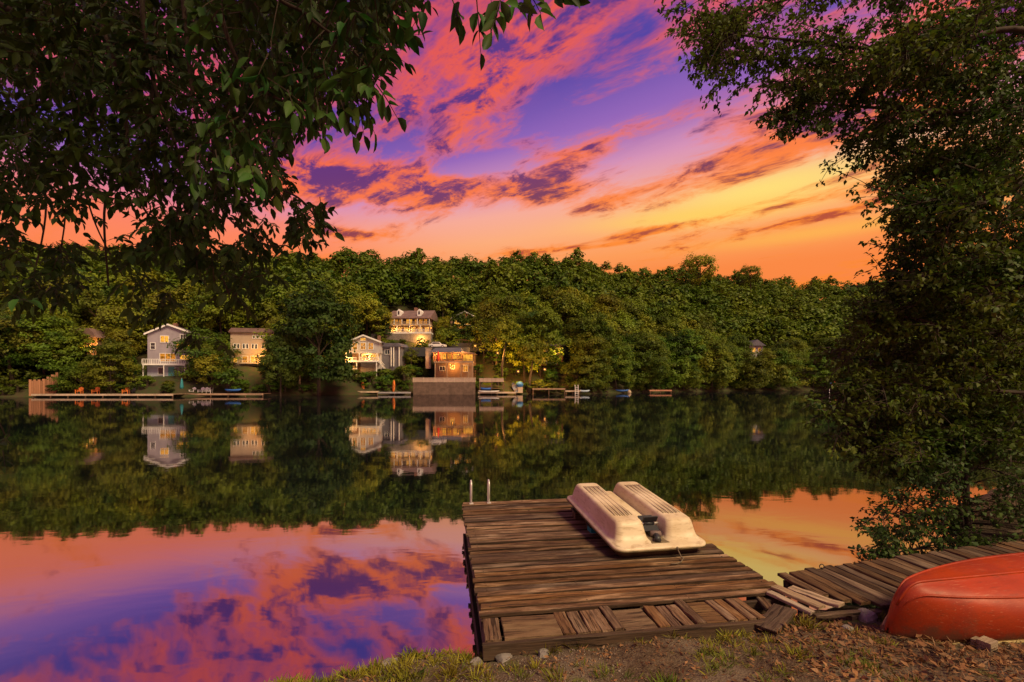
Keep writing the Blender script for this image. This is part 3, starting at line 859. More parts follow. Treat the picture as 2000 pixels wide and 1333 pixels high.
# --- white gabled house
h = House('gabled_house', 'small white gabled house with three tall windows under an arched window', 679, 735, 107, rz=R(2))
h.gable(W_white, 682, 741, 710, 656, 668, 690, 7.5, R_grey, 0.5, sink=0)
h.box('lower_wall', W_white, 700, 740, 690.2, 735, 1.6, 7.4, sink=2.0)
h.box('side_wall', W_brown, 683, 699.8, 690.2, 735, 1.9, 7.0, sink=2.0)
for px in (693, 709, 724): h.win(px, 676.5, 8.5, 12.5, 2, mull=1, bar=1)
h.win(709, 663, 9, 5, 1, mull=1)
h.win(710, 698, 12, 10, 1, y=1.6, mull=1); h.win(727, 698, 16, 11, 1, y=1.6, mull=2); h.win(688, 719, 7, 9, 2, y=1.9)
h.box('deck', M_white, 679, 740, 705, 708, -1.6, 1.55)
h.rail(679, 700, 699, 705, -1.55, n=8); h.rail(706, 740, 699, 705, -1.55, n=13)
h.box('lower_deck', M_palewood, 679, 701, 726, 728, -1.5, 1.8); h.rail(679, 699, 720, 726, -1.4, n=8)
for px in (680, 705, 739): h.box('post', M_white, px - 0.8, px + 0.8, 690, 705, -1.5, -1.35)
for px in (680, 700, 738): h.box('post', M_white, px - 0.8, px + 0.8, 708.2, 735, -1.5, -1.35, sink=2)
st = MB()
for k in range(7):
    st.box(h.x(740 + k * 1.7), h.x(742.4 + k * 1.7), -1.4, -0.2, h.z(707 + k * 2.2), h.z(705.6 + k * 2.2))
sto = st.build('stairs', M_white, h.t)
MB().tube([(h.x(740), -1.4, h.z(698)), (h.x(753), -1.4, h.z(714))], 0.06, 6).build('handrail', M_white, sto)
h.box('chimney', M_brick, 727, 732, 652, 668, 4.5, 5.4)
# --- grey annex
h = House('garage', 'dark grey annex with white corner posts beside the white gabled house', 746, 700, 110, 'garage', rz=R(-6))
h.box('wall', W_dark, 747, 783, 678, 700, 0, 5, sink=3)
MB().prism([(h.x(744), h.z(678)), (h.x(786), h.z(678)), (h.x(781), h.z(671)), (h.x(752), h.z(671))], -0.6, 5.5).build('roof', R_slate, h.t)
for px in (766, 771, 782): h.box('post', M_white, px - 0.8, px + 0.8, 678.2, 700, -0.5, -0.35, sink=2)
h.win(757, 688, 9, 8, None, mull=1)

# --- brown house with dormers
h = House('dormer_house', 'long brown house with two white dormers and bright lit porches', 758, 658, 126, rz=R(-3))
h.box('wall', W_brown, 760, 842, 622.5, 658, 0, 8, sink=3.0)
zE, zR = h.z(623.5), h.z(603)
mbr = MB().add([(h.x(757), -2.4, zE), (h.x(845.5), -2.4, zE), (h.x(844), 4.2, zR), (h.x(758.5), 4.2, zR), (h.x(757), 10.4, zE), (h.x(845.5), 10.4, zE),
                (h.x(757), -2.4, zE - 0.2), (h.x(845.5), -2.4, zE - 0.2), (h.x(845.5), 10.4, zE - 0.2), (h.x(757), 10.4, zE - 0.2)],
               [(0, 1, 2, 3), (3, 2, 5, 4), (0, 3, 4), (1, 5, 2), (0, 6, 7, 1), (4, 5, 8, 9), (6, 9, 8, 7), (0, 4, 9, 6), (1, 7, 8, 5)])
ro = mbr.build('roof', R_brown, h.t)
for px in (781, 821):
    a, b, zb, zt = h.x(px - 3.6), h.x(px + 3.6), h.z(618), h.z(609.5)
    dm = MB().prism([(a, zb - 0.3), (b, zb - 0.3), (b, zt), (h.x(px), h.z(605)), (a, zt)], -0.9, 3.6).build('dormer', M_white, ro)
    MB().prism([(h.x(px - 1.5), zb + 0.3), (h.x(px + 1.5), zb + 0.3), (h.x(px + 1.5), zt - 0.15), (h.x(px), zt + 0.22), (h.x(px - 1.5), zt - 0.15)], -0.96, -0.905).build('dormer_window', M_glass, ro)
for px in (766, 775, 783): h.win(px, 629, 5.5, 9, 2, mull=1)
for px in (797, 803): h.win(px, 629, 5, 9, 1, mull=0)
for px in (814, 823, 832): h.win(px, 629, 6, 8.5, 2, mull=1)
h.box('upper_porch', M_palewood, 757, 845, 636, 638, -2.3, -0.01); h.rail(757, 845, 631, 636, -2.2, M_palewood, 40)
for px in (759, 775, 790, 805, 820, 843): h.box('porch_post', M_white, px - 0.6, px + 0.6, 623.8, 636, -2.25, -2.1)
h.box('lower_porch', M_white, 757, 847, 652, 655, -2.6, -0.01); h.rail(757, 847, 645.5, 652, -2.5, M_white, 44)
for px in (759, 781, 805, 826, 845): h.box('porch_post', M_white, px - 0.6, px + 0.6, 638.2, 652, -2.5, -2.32)
for px in (768, 781, 794, 808, 822, 835): h.win(px, 645, 7, 9, 1, mull=1)
h.box('terrace_wall', M_stone, 735, 850, 655.2, 662, -4.2, -2.7, sink=2.5)
h.box('chimney', M_brick, 800, 806, 596, 608, 5.0, 6.2)

# --- lake house with lit verandah
h = House('lake_house', 'red-brown lake house with slate roof and orange lit verandah above the retaining wall', 843, 736, 107, rz=R(-2))
h.box('wall', W_red, 846, 903, 687.5, 707, 0, 6.5)
h.box('lower_wall', W_brown, 850, 924, 707.2, 736, 0.6, 6.4, sink=2)
MB().add([(h.x(842), -1.6, h.z(689)), (h.x(902), -1.6, h.z(689)), (h.x(897), 3.5, h.z(677.5)), (h.x(845), 3.5, h.z(677.5)), (h.x(842), 8, h.z(689)), (h.x(902), 8, h.z(689))],
         [(0, 1, 2, 3), (3, 2, 5, 4), (0, 3, 4), (1, 5, 2), (0, 4, 5, 1)]).build('roof', R_slate, h.t)
h.box('sun_room', M_darkwood, 903.2, 925, 690, 707, 0.3, 5.5)
MB().prism([(h.x(902), h.z(690)), (h.x(927), h.z(691.5)), (h.x(927), h.z(690)), (h.x(902), h.z(687))], -0.8, 6).build('sun_room_roof', R_brown, h.t)
h.win(914, 699, 18, 12, 1, y=0.3, mull=3, fmat=M_darkwood)
for px, l in ((856, 2), (868, 1), (878, 2), (889, 1), (898, 2)): h.win(px, 697, 6.5, 11, l, mull=1, fmat=M_darkwood)
h.box('verandah', M_farwood, 851, 926, 707, 709.5, -2.0, -0.01); h.rail(851, 926, 702.5, 707, -1.95, M_darkwood, 30)
for px in (853, 876, 903, 917, 925): h.box('post', M_farwood, px - 0.8, px + 0.8, 709.7, 736, -1.9, -1.7, sink=1.5)
for px in (852, 903): h.box('porch_post', M_darkwood, px - 0.6, px + 0.6, 689, 702, -1.9, -1.75)
h.win(883, 717, 7, 8, 1, y=0.6); h.win(909, 720, 8, 12, 2, y=0.6, name='door'); h.win(863, 720, 10, 8, None, y=0.6)
M_redcloth = principled('red_cloth', (0.55, 0.04, 0.02), 0.8)
MB().tube([(h.x(859), -1.8, h.z(706)), (h.x(859), -1.8, h.z(700)), (h.x(859), -1.8, h.z(691)), (h.x(859), -1.8, h.z(687))], [0.36, 0.30, 0.2, 0.04], 8).build('closed_parasol', M_redcloth, h.t, True)

# --- houses half hidden in the trees
h = House('hillside_house', 'half-hidden lit house among trees above the road', 880, 646, 125)
h.box('wall', W_brown, 880, 936, 622, 646, 0, 6, sink=3)
h.gable(W_brown, 884, 932, 908, 610, 622, 640, 5.5, R_brown, 0.5, sink=0)
h.win(894, 630, 12, 9, 1, mull=2); h.win(915, 630, 14, 9, 1, mull=2); h.win(905, 639.5, 30, 5, 2, mull=4)
h = House('hillside_house', 'house with lit windows half hidden in trees behind the timber dock', 1036, 716, 119)
h.box('wall', W_red, 1040, 1100, 676, 716, 0, 6, sink=3)
MB().prism([(h.x(1036), h.z(676)), (h.x(1104), h.z(676)), (h.x(1098), h.z(666)), (h.x(1042), h.z(666))], -0.6, 6.6).build('roof', R_grey, h.t)
h.win(1060, 686, 12, 10, 2, mull=1); h.win(1088, 684, 10, 12, 1, mull=1); h.win(1060, 703, 14, 9, 2, mull=2); h.win(1075, 704, 7, 7, 1)
h.box('deck', M_white, 1064, 1086, 710, 712, -2, -0.01); h.rail(1064, 1086, 704.5, 710, -1.95, M_white, 12)
h = House('hillside_house', 'brown house with a lit window among trees above the brown board fence', 130, 702, 96)
h.box('wall', W_brown, 134, 190, 660, 702, 0, 6, sink=3)
MB().prism([(h.x(124), h.z(660)), (h.x(196), h.z(660)), (h.x(180), h.z(642)), (h.x(146), h.z(642))], -0.8, 6.8).build('roof', R_brown, h.t)
h.win(176, 683, 12, 10, 1, mull=1); h.win(160, 688, 8, 12, 2, mull=0); h.win(146, 672, 9, 8, None)
h = House('cabin', 'small pale cabin glimpsed among trees on the right shore', 1462, 702, 149, 'cabin')
h.box('wall', W_white, 1464, 1490, 676, 702, 0, 5, sink=3)
MB().prism([(h.x(1460), h.z(676)), (h.x(1494), h.z(676)), (h.x(1477), h.z(664))], -0.8, 5.8).build('roof', R_slate, h.t)
h.win(1472, 684, 6, 8, 1, mull=1); h.win(1483, 684, 5, 8, 2)

# --- lamps that show lit
for a in ((842, 641, 122.5, 260, 'bright porch lamp at the right end of the dormer house'), (800, 641.5, 122.6, 300, 'porch lamp under the upper porch of the dormer house'),
          (770, 641.5, 122.8, 220, 'porch lamp at the left end of the dormer house'), (820, 664, 120, 200, 'garden lamp on the slope below the dormer house'),
          (972, 690, 105.5, 420, 'bright lamp in the yard beside the pale bare trunk'), (1012, 726, 103.4, 260, 'star-bright lamp near the shore by the blue tarpaulin dome'),
          (1088, 686, 111.5, 300, 'lamp on the house half hidden behind the timber dock'), (1064, 722, 105.0, 200, 'lamp low on the shore above the timber dock'),
          (932, 640, 122, 260, 'lamp beside the half-hidden house above the road'), (674, 703, 104, 120, 'lamp on the slope beside the white gabled house'),
          (715, 697, 107.6, 90, 'lamp under the deck roof of the white gabled house'), (853, 692, 104.9, 140, 'lamp at the left end of the lit verandah'),
          (895, 693, 104.9, 160, 'lamp over the middle of the lit verandah'), (884, 714, 105.6, 90, 'lamp under the verandah of the lake house'),
          (170, 676, 94, 120, 'lamp on the brown house above the board fence'), (500, 696, 98.5, 120, 'lamp on the lower balcony of the beige house'), (928, 676, 111, 200, 'lamp lighting the bank below the road')):
    bulb(*a)

# ------------------------------------------------------------------ things along the far shore
M_orange = principled('orange_plastic', (0.62, 0.17, 0.03), 0.45); M_bluep = principled('blue_plastic', (0.03, 0.12, 0.42), 0.45); M_lime = principled('lime_plastic', (0.40, 0.50, 0.02), 0.45)
M_tealp = principled('teal_cloth', (0.03, 0.20, 0.24), 0.7); M_greyal = principled('grey_hull', (0.30, 0.29, 0.30), 0.5, var=0.3, vscale=2); M_skyp = principled('pale_blue_plastic', (0.36, 0.48, 0.58), 0.5)
M_block = principled('concrete_block', (0.135, 0.088, 0.066), 0.9, bump=0.5, bscale=4, var=0.35, vscale=1.0)
M_panel = principled('rail_panel', (0.38, 0.27, 0.21), 0.8, var=0.2, vscale=1.5, objvar=0.1)
M_brickstep = principled('brick_step', (0.20, 0.10, 0.085), 0.9, var=0.3, vscale=2)

def far_dock(px0, px1, yt, D, label, mat=None, depth=2.4, edge=None, rz=0.0):
    X0, Y0, Z0 = place(px0, D, yt)
    w = (px1 - px0) / FPX * D
    t = thing('dock', label, 'dock', (X0, Y0, 0), rz)
    MB().box(0, w, 0, depth, Z0 - 0.12, Z0).build('deck', mat or M_farwood, t)
    MB().box(-0.03, w + 0.03, -0.07, -0.003, Z0 - 0.32, Z0 + 0.02).build('edge_board', edge or M_palewood, t)
    n = max(2, int(w / 3.2))
    for k in range(n + 1):
        q = 0.15 + (w - 0.3) * k / n
        MB().tube([(q, 0.12, -1.5), (q, 0.12, Z0 - 0.13)], 0.11, 7).build('pile', M_darkwood, t)
    return t
far_dock(62, 338, 770, 85, 'long timber dock with a pale edge in front of the clipped evergreens', M_farwood, 3.4, M_palewood)
far_dock(342, 514, 769, 88.5, 'dark timber dock with white chairs and a blue boat', M_darkwood, 3.0, M_farwood)
far_dock(620, 662, 768, 99, 'short timber dock under the upturned white boat', M_farwood, 2.6, M_farwood)
far_dock(676, 738, 764.5, 100, 'pale timber dock beside the orange kayaks', M_palewood, 2.2)
far_dock(738.5, 802, 766, 100.4, 'grey timber dock reaching to the retaining wall', M_darkwood, 2.0, M_greyal)
far_dock(934, 1008, 766, 101.5, 'low timber dock in front of the boat frame', M_farwood, 2.6, M_palewood)
far_dock(1040, 1104, 759, 104.5, 'raised brown timber dock under the tall tree', M_farwood, 2.4, M_farwood)
far_dock(1104.5, 1133, 763, 105.5, 'small dock with the white ladder', M_farwood, 2.0, M_palewood)
far_dock(1269, 1312, 762, 116, 'low orange-brown raft moored below the trees', principled('orange_timber', (0.42, 0.20, 0.12), 0.8, var=0.3), 2.0, principled('orange_timber', (0.42, 0.20, 0.12)))

# brown board fence at the left end
t = thing('board_fence', 'brown board fence stepping up the bank at the end of the long dock', 'fence', (0, 0, 0))
fm = None
for k in range(13):
    f = k / 12
    p = at(59 + 52 * f, 770 - 4 * f, 85.6 + 2.2 * f)
    ht = ((776 - 748) + (f > 0.45) * (f - 0.45) * 26) / FPX * 86 * (0.92 if k % 2 else 1.0)
    if fm is None:
        fm = MB().box(-0.19, 0.19, -0.03, 0.03, 0, 1).mesh('board', principled('fence_board', (0.27, 0.13, 0.07), 0.85, objvar=0.3))
    o = link('board', fm, t); o.location = (p.x, p.y, 0.2); o.scale = (1, 1, ht + 0.4); o.rotation_euler = (0, 0, R(20))
for f in (0.0, 0.5, 1.0):
    p = at(59 + 52 * f, 770 - 4 * f, 85.8 + 2.2 * f)
    MB().box(p.x - 0.09, p.x + 0.09, p.y + 0.05, p.y + 0.22, -0.3, 3.0).build('post', M_darkwood, t)

def chair(px, yb, D, mat, label, group=None, sc=1.0, rz=0.0):
    X, Y, Z = place(px, D, yb)
    t = thing('garden_chair', label, 'chair', (X, Y, Z), rz, group); t.scale = (sc, sc, sc)
    MB().box(-0.30, 0.30, -0.28, 0.28, 0.34, 0.40).build('seat', mat, t)
    b = MB()
    for k in range(5): b.box(-0.29 + k * 0.12, -0.19 + k * 0.12, 0.26 + 0, 0.30, 0.41, 0.95 + 0.06 * (2 - abs(k - 2)), Matrix.Rotation(R(-10), 4, 'X'))
    b.build('backrest', mat, t)
    for sx in (-1, 1):
        MB().box(sx * 0.36 - 0.05, sx * 0.36 + 0.05, -0.3, 0.28, 0.56, 0.60).build('armrest', mat, t)
        for sy in (-0.26, 0.22): MB().box(sx * 0.33 - 0.04, sx * 0.33 + 0.04, sy - 0.04, sy + 0.04, 0, 0.555).build('leg', mat, t)
for px in (376, 393, 401, 409): chair(px, 769, 89.6, M_white, 'white garden chair in the row on the dark timber dock', 'white chairs on the dock', 1.25)
for px, lb in ((155, 'orange garden chair beside the brown board fence'), (187, 'orange garden chair in front of the clipped evergreens'), (246, 'orange garden chair beside the brick steps')):
    chair(px, 769.5, 86.8, M_orange, lb, None, 1.3, R(15))
chair(258, 769.5, 86.8, M_black, 'dark garden chair beside the brick steps', None, 1.1)

def hull(mb, L, B, H, n=14, flip=False, sheer=0.25):
    """open boat hull, keel down, along x"""
    secs = []
    for i in range(n + 1):
        u = -1 + 2 * i / n
        w = B / 2 * (1 - abs(u) ** 2.4) ** 0.75 + 0.01
        top = H * (1 + sheer * u * u); bot = H * 0.75 * abs(u) ** 4
        secs.append([(u * L / 2, -w, top), (u * L / 2, -w * 0.9, (top + bot) * 0.45), (u * L / 2, -w * 0.45, bot + 0.03), (u * L / 2, 0, bot),
                     (u * L / 2, w * 0.45, bot + 0.03), (u * L / 2, w * 0.9, (top + bot) * 0.45), (u * L / 2, w, top)])
    o = len(mb.v)
    for s in secs: mb.v += s
    for i in range(n):
        for k in range(6):
            a = o + i * 7 + k
            mb.f.append((a, a + 1, a + 8, a + 7))
        mb.f.append((o + i * 7, o + (i + 1) * 7, o + (i + 1) * 7 + 6, o + i * 7 + 6)) if flip else None
    return mb
def boat(name, label, cat, px, py, D, L, B, H, mat, rot=(0, 0, 0), closed=True, seat=None):
    p = at(px, py, D)
    t = thing(name, label, cat, p); t.rotation_euler = rot
    hull(MB(), L, B, H, flip=closed).build('hull', mat, t, True)
    if closed:
        MB().tube([(L * 0.14 * math.cos(a), B * 0.26 * math.sin(a), H + 0.015) for a in np.linspace(0, 6.28, 17)], 0.035, 5).build('cockpit_rim', M_black, t)
    else:
        for q in (-0.25, 0.2): MB().box(L * q - 0.12, L * q + 0.12, -B * 0.42, B * 0.42, H * 0.72, H * 0.80).build('thwart', M_farwood, t)
    return t
boat('kayak', 'blue kayak lying on the dark timber dock', 'kayak', 455, 765, 89.4, 3.2, 0.75, 0.42, M_bluep)
boat('kayak', 'orange kayak standing upright beside the pale timber dock', 'kayak', 709.5, 756, 101.6, 2.9, 0.62, 0.3, M_orange, (R(90), R(86), 0))
boat('kayak', 'orange kayak standing upright by the grey timber dock', 'kayak', 769.5, 755, 101.8, 2.9, 0.62, 0.3, M_orange, (R(90), R(93), 0))
boat('rowing_boat', 'white boat turned upside down on the short dock', 'boat', 644, 762, 100.2, 3.6, 1.4, 0.85, M_white, (R(180), 0, 0))
bpy.context.view_layer.update()
boat('kayak', 'lime green kayak stored high in the boat frame', 'kayak', 952.5, 753, 103.6, 2.2, 0.7, 0.5, M_lime)
boat('rowing_boat', 'blue boat stored low in the boat frame', 'boat', 950, 763, 102.6, 2.6, 1.0, 0.55, M_bluep)
boat('rowing_boat', 'white boat on the low dock under the boat frame', 'boat', 955, 766.5, 101.4, 4.6, 1.0, 0.30, M_white)
boat('rowing_boat', 'grey rowing boat leaning upright against the bank', 'boat', 1004, 758, 102.8, 2.5, 1.15, 0.45, M_greyal, (R(70), R(62), R(10)), False)
boat('kayak', 'orange kayak lying behind the raised timber dock', 'kayak', 1042, 751.5, 107, 2.0, 0.6, 0.3, M_orange)
boat('kayak', 'pale blue float at the tip of the ladder dock', 'kayak', 1142, 766, 105.5, 2.3, 0.7, 0.4, M_skyp)
boat('kayak', 'dark blue kayak between the mooring balls', 'kayak', 1215, 765, 114, 3.4, 0.7, 0.4, M_bluep)
for px, m, lb in ((1198, M_orange, 'orange mooring ball floating beside the dark blue kayak'), (1229, M_palewood, 'pale mooring ball floating beside the dark blue kayak')):
    p = at(px, 763, 114)
    t = thing('mooring_ball', lb, 'buoy', (p.x, p.y, 0.0))
    MB().ball((0, 0, 0.28), 0.5).build('float', m, t, True)
    MB().tube([(0.12 * math.cos(a), 0, 0.84 + 0.12 * math.sin(a)) for a in np.linspace(0, 6.28, 11)], 0.03, 5).build('ring', M_metal, t)
# tarpaulin dome
p = at(1015, 754, 105)
t = thing('tarpaulin', 'blue tarpaulin dome over a stack of gear beside the grey rowing boat', 'tarpaulin', p)
MB().ball((0, 0, 0.25), 0.85, 10, 7, (1, 1, 0.85)).build('cover', principled('blue_tarp', (0.03, 0.13, 0.36), 0.6, var=0.3, vscale=3), t, True)
MB().box(-0.7, 0.7, -0.55, 0.55, -1.6, -0.3).build('crate', M_palewood, t)
# closed teal parasol
p = at(355, 769, 90)
t = thing('parasol', 'closed teal parasol standing at the end of the dark timber dock', 'parasol', p)
MB().tube([(0, 0, -0.3), (0, 0, 3.1)], 0.045, 6).build('pole', M_palewood, t)
MB().tube([(0, 0, 0.9), (0, 0, 1.4), (0, 0, 2.4), (0, 0, 3.05)], [0.34, 0.32, 0.2, 0.03], 8).build('canopy', M_tealp, t, True)
# brick steps beside the grey house
p = at(290, 768, 88)
t = thing('steps', 'red brick steps climbing from the dock to the grey gabled house', 'steps', (p.x, p.y, 0.6), R(-14))
for k in range(9):
    MB().box(-1.0, 1.0, k * 0.42, k * 0.42 + 0.44, -0.5, 0.26 * (k + 1)).build('step', M_brickstep, t)
for px0, px1, lb in ((206, 223, 'long low stone wall between clipped evergreens'), (245, 255, 'short low stone wall between clipped evergreens')):
    X, Y, Z = place(px0, 89.8, 756); w = (px1 - px0) / FPX * 89.8
    t = thing('low_wall', lb, 'wall', (X, Y, Z))
    for r0 in range(3):
        for k in range(3):
            MB().box(w * k / 3 + 0.01, w * (k + 1) / 3 - 0.01, -0.02 * ((k + r0) % 2), 0.6, r0 * 0.48, r0 * 0.48 + 0.465).build('stone', M_block, t)
    MB().box(0, w, 0.02, 0.58, -1.2, -0.005).build('footing', M_block, t)

# retaining wall with panelled railing
D = 102.5
X0, Y0, _ = place(807, D, 770); w = (928 - 807) / FPX * D; zt = at(0, 747, D).z; zr = at(0, 738.5, D).z
t = thing('retaining_wall', 'brown block retaining wall at the water topped with a panelled railing', 'wall', (X0, Y0, 0))
for r0 in range(5):
    n = 14
    for k in range(n):
        sh = 0.5 * (r0 % 2)
        a = max(0, (k - sh) / n * w); b = min(w, (k + 1 - sh) / n * w)
        if r0 % 2 and k == n - 1: b = w
        h0 = -1.0 + (zt + 1.0) * r0 / 5; h1 = -1.0 + (zt + 1.0) * (r0 + 1) / 5
        MB().box(a + 0.006, b - 0.006, -0.012 * ((k * 3 + r0) % 3), 0.8, h0 + 0.004, h1 - 0.006).build('block', M_block, t)
for k in range(6):
    a, b = w * k / 6, w * (k + 1) / 6
    MB().box(a + 0.1, b - 0.1, 0.10, 0.18, zt + 0.02, zr - 0.02).build('panel', M_panel, t)
for k in range(7):
    a = w * k / 6
    MB().box(a - 0.095, a + 0.095, 0.02, 0.24, zt + 0.005, zr + 0.08).build('post', M_palewood, t)
for k in range(6):
    MB().box(w * k / 6 + 0.1, w * (k + 1) / 6 - 0.1, 0.05, 0.22, zr - 0.015, zr + 0.06).build('cap_rail', M_palewood, t)
# timber frame for boats
X0, Y0, _ = place(936, 102.2, 770); w = (984 - 936) / FPX * 102.2; zt = at(0, 739, 102.2).z
t = thing('boat_rack', 'open timber boat frame with a board front beside the retaining wall', 'boat rack', (X0, Y0, 0))
for q in (0.1, w * 0.5, w - 0.1):
    for yy in (0.1, 2.2): MB().box(q - 0.1, q + 0.1, yy - 0.1, yy + 0.1, -1, zt - 0.86).build('post', M_darkwood, t)
for k in range(6): MB().box(w * k / 6 + 0.015, w * (k + 1) / 6 - 0.015, 0.0, 0.14, zt - 0.85, zt).build('board', M_panel, t)
MB().box(0, w, 0.15, 2.3, zt - 0.85, zt - 0.78).build('top', M_farwood, t)
MB().box(0.25, w - 0.25, 0.3, 2.1, 1.35, 1.42).build('shelf', M_farwood, t)
# white ladder
p = at(1126, 763, 105)
t = thing('ladder', 'white swim ladder on the small dock', 'ladder', (p.x, p.y - 0.3, 0))
for s in (-0.35, 0.35): MB().tube([(s, 0, -0.6), (s, 0, 2.0), (s, 0.3, 2.15), (s, 0.6, 1.9)], 0.06, 6).build('rail', M_white, t)
for k in range(5): MB().tube([(-0.35, 0, -0.2 + k * 0.45), (0.35, 0, -0.2 + k * 0.45)], 0.05, 6).build('rung', M_white, t)
# pillar
X, Y, Z = place(837, 109.5, 713)
t = thing('stone_pillar', 'tall pale stone chimney pillar beside the lake house', 'pillar', (X, Y, Z))
for k in range(8): MB().box(-0.62 + 0.02 * (k % 2), 0.62 - 0.02 * ((k + 1) % 2), -0.55, 0.55, k * 0.6 - 0.9, k * 0.6 - 0.31).build('block', principled('pillar_stone', (0.40, 0.29, 0.23), 0.9, var=0.3, objvar=0.12), t)
MB().box(-0.72, 0.72, -0.65, 0.65, 3.9, 4.05).build('cap', M_palewood, t)
# road with guard rail and two parked cars
X0, Y0, Z0 = place(890, 118, 668)
t = thing('guard_rail', 'dark guard rail along the road above the lit yard', 'guard rail', (X0, Y0, Z0))
for k in range(9): MB().box(k * 1.7 - 0.07, k * 1.7 + 0.07, 0, 0.14, -1.2, 0.62).build('post', M_darkwood, t)
for z in (0.25, 0.5): MB().box(-0.2, 13.9, -0.06, -0.005, z, z + 0.14).build('rail', M_darkwood, t)
def car(px, yb, D, mat, label, rz=0):
    X, Y, Z = place(px, D, yb)
    t = thing('parked_car', label, 'car', (X, Y, Z), rz)
    MB().prism([(-2.1, 0.3), (2.1, 0.3), (2.15, 0.75), (1.3, 0.88), (-1.9, 0.92), (-2.15, 0.7)], -0.8, 0.8).build('body', mat, t)
    c = MB().prism([(-1.55, 0.9), (1.0, 0.9), (0.45, 1.42), (-1.15, 1.45)], -0.7, 0.7).build('cabin', mat, t)
    MB().prism([(-1.35, 0.95), (0.75, 0.95), (0.36, 1.33), (-1.1, 1.36)], -0.712, -0.702).build('window', M_glass, c)
    for x in (-1.3, 1.3):
        for y in (-0.78, 0.78):
            wh = MB().tube([(x, y - 0.1, 0.32), (x, y + 0.1, 0.32)], 0.32, 12).build('wheel', M_black, t)
            MB().tube([(x, y - 0.12, 0.32), (x, y + 0.12, 0.32)], 0.18, 10).build('rim', M_metal, wh)
car(855, 680, 114, M_white, 'white car parked behind the slate roof of the lake house')
car(926, 671.5, 119.8, principled('grey_car_paint', (0.30, 0.31, 0.36), 0.35), 'grey car parked on the road behind the guard rail')
for px, D, yb, r in ((855, 114, 680, 3), (926, 119.8, 671.5, 3)):
    X, Y, Z = place(px, D, yb)
    gx = link('road', MB().box(X - 8, X + 8, Y - 2.2, Y + 2.2, Z - 2.2, Z - 0.02).mesh('road', principled('asphalt', (0.05, 0.05, 0.055), 0.9)))
    tag(gx, kind='structure')
# flag on a pole standing in the water
p = at(1620, 757, 112)
t = thing('flag', 'small red white and blue flag on a pole at the water', 'flag', (p.x, p.y, 0))
MB().tube([(0, 0, -1.5), (0, 0, 3.2)], 0.05, 6).build('pole', M_white, t)
fx = 1.9
def wave(x): return 0.12 * math.sin(x * 3.4)
for k in range(7):
    z0 = 1.75 + k * 0.19; mb = MB(); n = 8
    for yy in (0, 0.02): mb.v += [(0.06 + fx * i / n, wave(fx * i / n) + yy, z0 - 0.25 * (i / n) ** 2 + dz) for dz in (0, 0.19) for i in range(n + 1)]
    mb.f += [(i, i + 1, i + n + 2, i + n + 1) for i in range(n)] + [(2 * n + 2 + i, 3 * n + 3 + i, 3 * n + 4 + i, 2 * n + 3 + i) for i in range(n)]
    mb.build('stripe', M_redcloth if k % 2 == 0 else M_white, t)
mb = MB(); mb.v += [(0.05 + 0.8 * i / 4, wave(0.8 * i / 4) - 0.015, z - 0.25 * (0.42 * i / 4) ** 2) for z in (2.32, 3.09) for i in range(5)]
mb.f += [(i, i + 1, i + 6, i + 5) for i in range(4)]
mb.build('canton', principled('flag_blue', (0.03, 0.06, 0.25), 0.8), t)

# ------------------------------------------------------------------ near dock
DU = Vector((-0.149, 0.989, 0)).normalized(); DV = Vector((DU.y, -DU.x, 0))       # along the dock / across it
P0 = Vector((-0.26, 4.44, 0.0)); DZ = 0.45
DM = Matrix(((DV.x, DU.x, 0, P0.x), (DV.y, DU.y, 0, P0.y), (0, 0, 1, DZ), (0, 0, 0, 1)))   # local: x across, y along, z=0 deck top
dock = thing('dock', 'weathered brown plank dock reaching out from the near bank', 'dock')
dock.matrix_world = DM
def plank_mesh(name, L, W, T, mat, r, seg=6, wob=0.004):
    """board along x, top at z=0, chamfered edges with slight wear"""
    prof = [(-W / 2, -T), (-W / 2, -0.006), (-W / 2 + 0.007, 0), (W / 2 - 0.007, 0), (W / 2, -0.006), (W / 2, -T)]
    mb = MB()
    for i in range(seg + 1):
        x = L * i / seg
        dy = r.normal() * wob; dz = r.normal() * wob * 0.6
        e = 0 if 0 < i < seg else 1
        for k, (y, z) in enumerate(prof):
            mb.v.append((x + (r.normal() * 0.006 if e else 0), y + dy + r.normal() * wob * 0.5, z + dz + (r.normal() * 0.0012 if z > -T else 0)))
    n = len(prof)
    for i in range(seg):
        for k in range(n):
            k2 = (k + 1) % n
            mb.f.append((i * n + k, i * n + k2, (i + 1) * n + k2, (i + 1) * n + k))
    mb.f.append(tuple(range(n))); mb.f.append(tuple(seg * n + k for k in range(n))[::-1])
    return mb.mesh(name, mat)
rp = np.random.default_rng(5)
WID = 3.74
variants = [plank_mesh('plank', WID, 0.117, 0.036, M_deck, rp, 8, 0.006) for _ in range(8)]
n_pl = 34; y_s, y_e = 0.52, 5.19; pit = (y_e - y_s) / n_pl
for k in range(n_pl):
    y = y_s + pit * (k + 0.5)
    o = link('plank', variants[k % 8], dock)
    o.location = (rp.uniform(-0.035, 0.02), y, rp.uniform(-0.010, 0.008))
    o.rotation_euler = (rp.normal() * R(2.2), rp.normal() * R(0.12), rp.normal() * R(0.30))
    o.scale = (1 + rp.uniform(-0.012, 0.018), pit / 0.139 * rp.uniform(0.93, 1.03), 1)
# nail heads
nb = MB()
for k in range(n_pl):
    y = y_s + pit * (k + 0.5)
    for x in (0.12, 1.25, 2.45, 3.6):
        for s in (-0.03, 0.03):
            nb.tube([(x + rp.normal() * 0.01, y + s, -0.002), (x + rp.normal() * 0.004, y + s, 0.0035)], 0.005, 5)
nails = nb.build('nails', principled('rusty_nail', (0.05, 0.03, 0.02), 0.6), dock); tag(nails, kind='stuff')
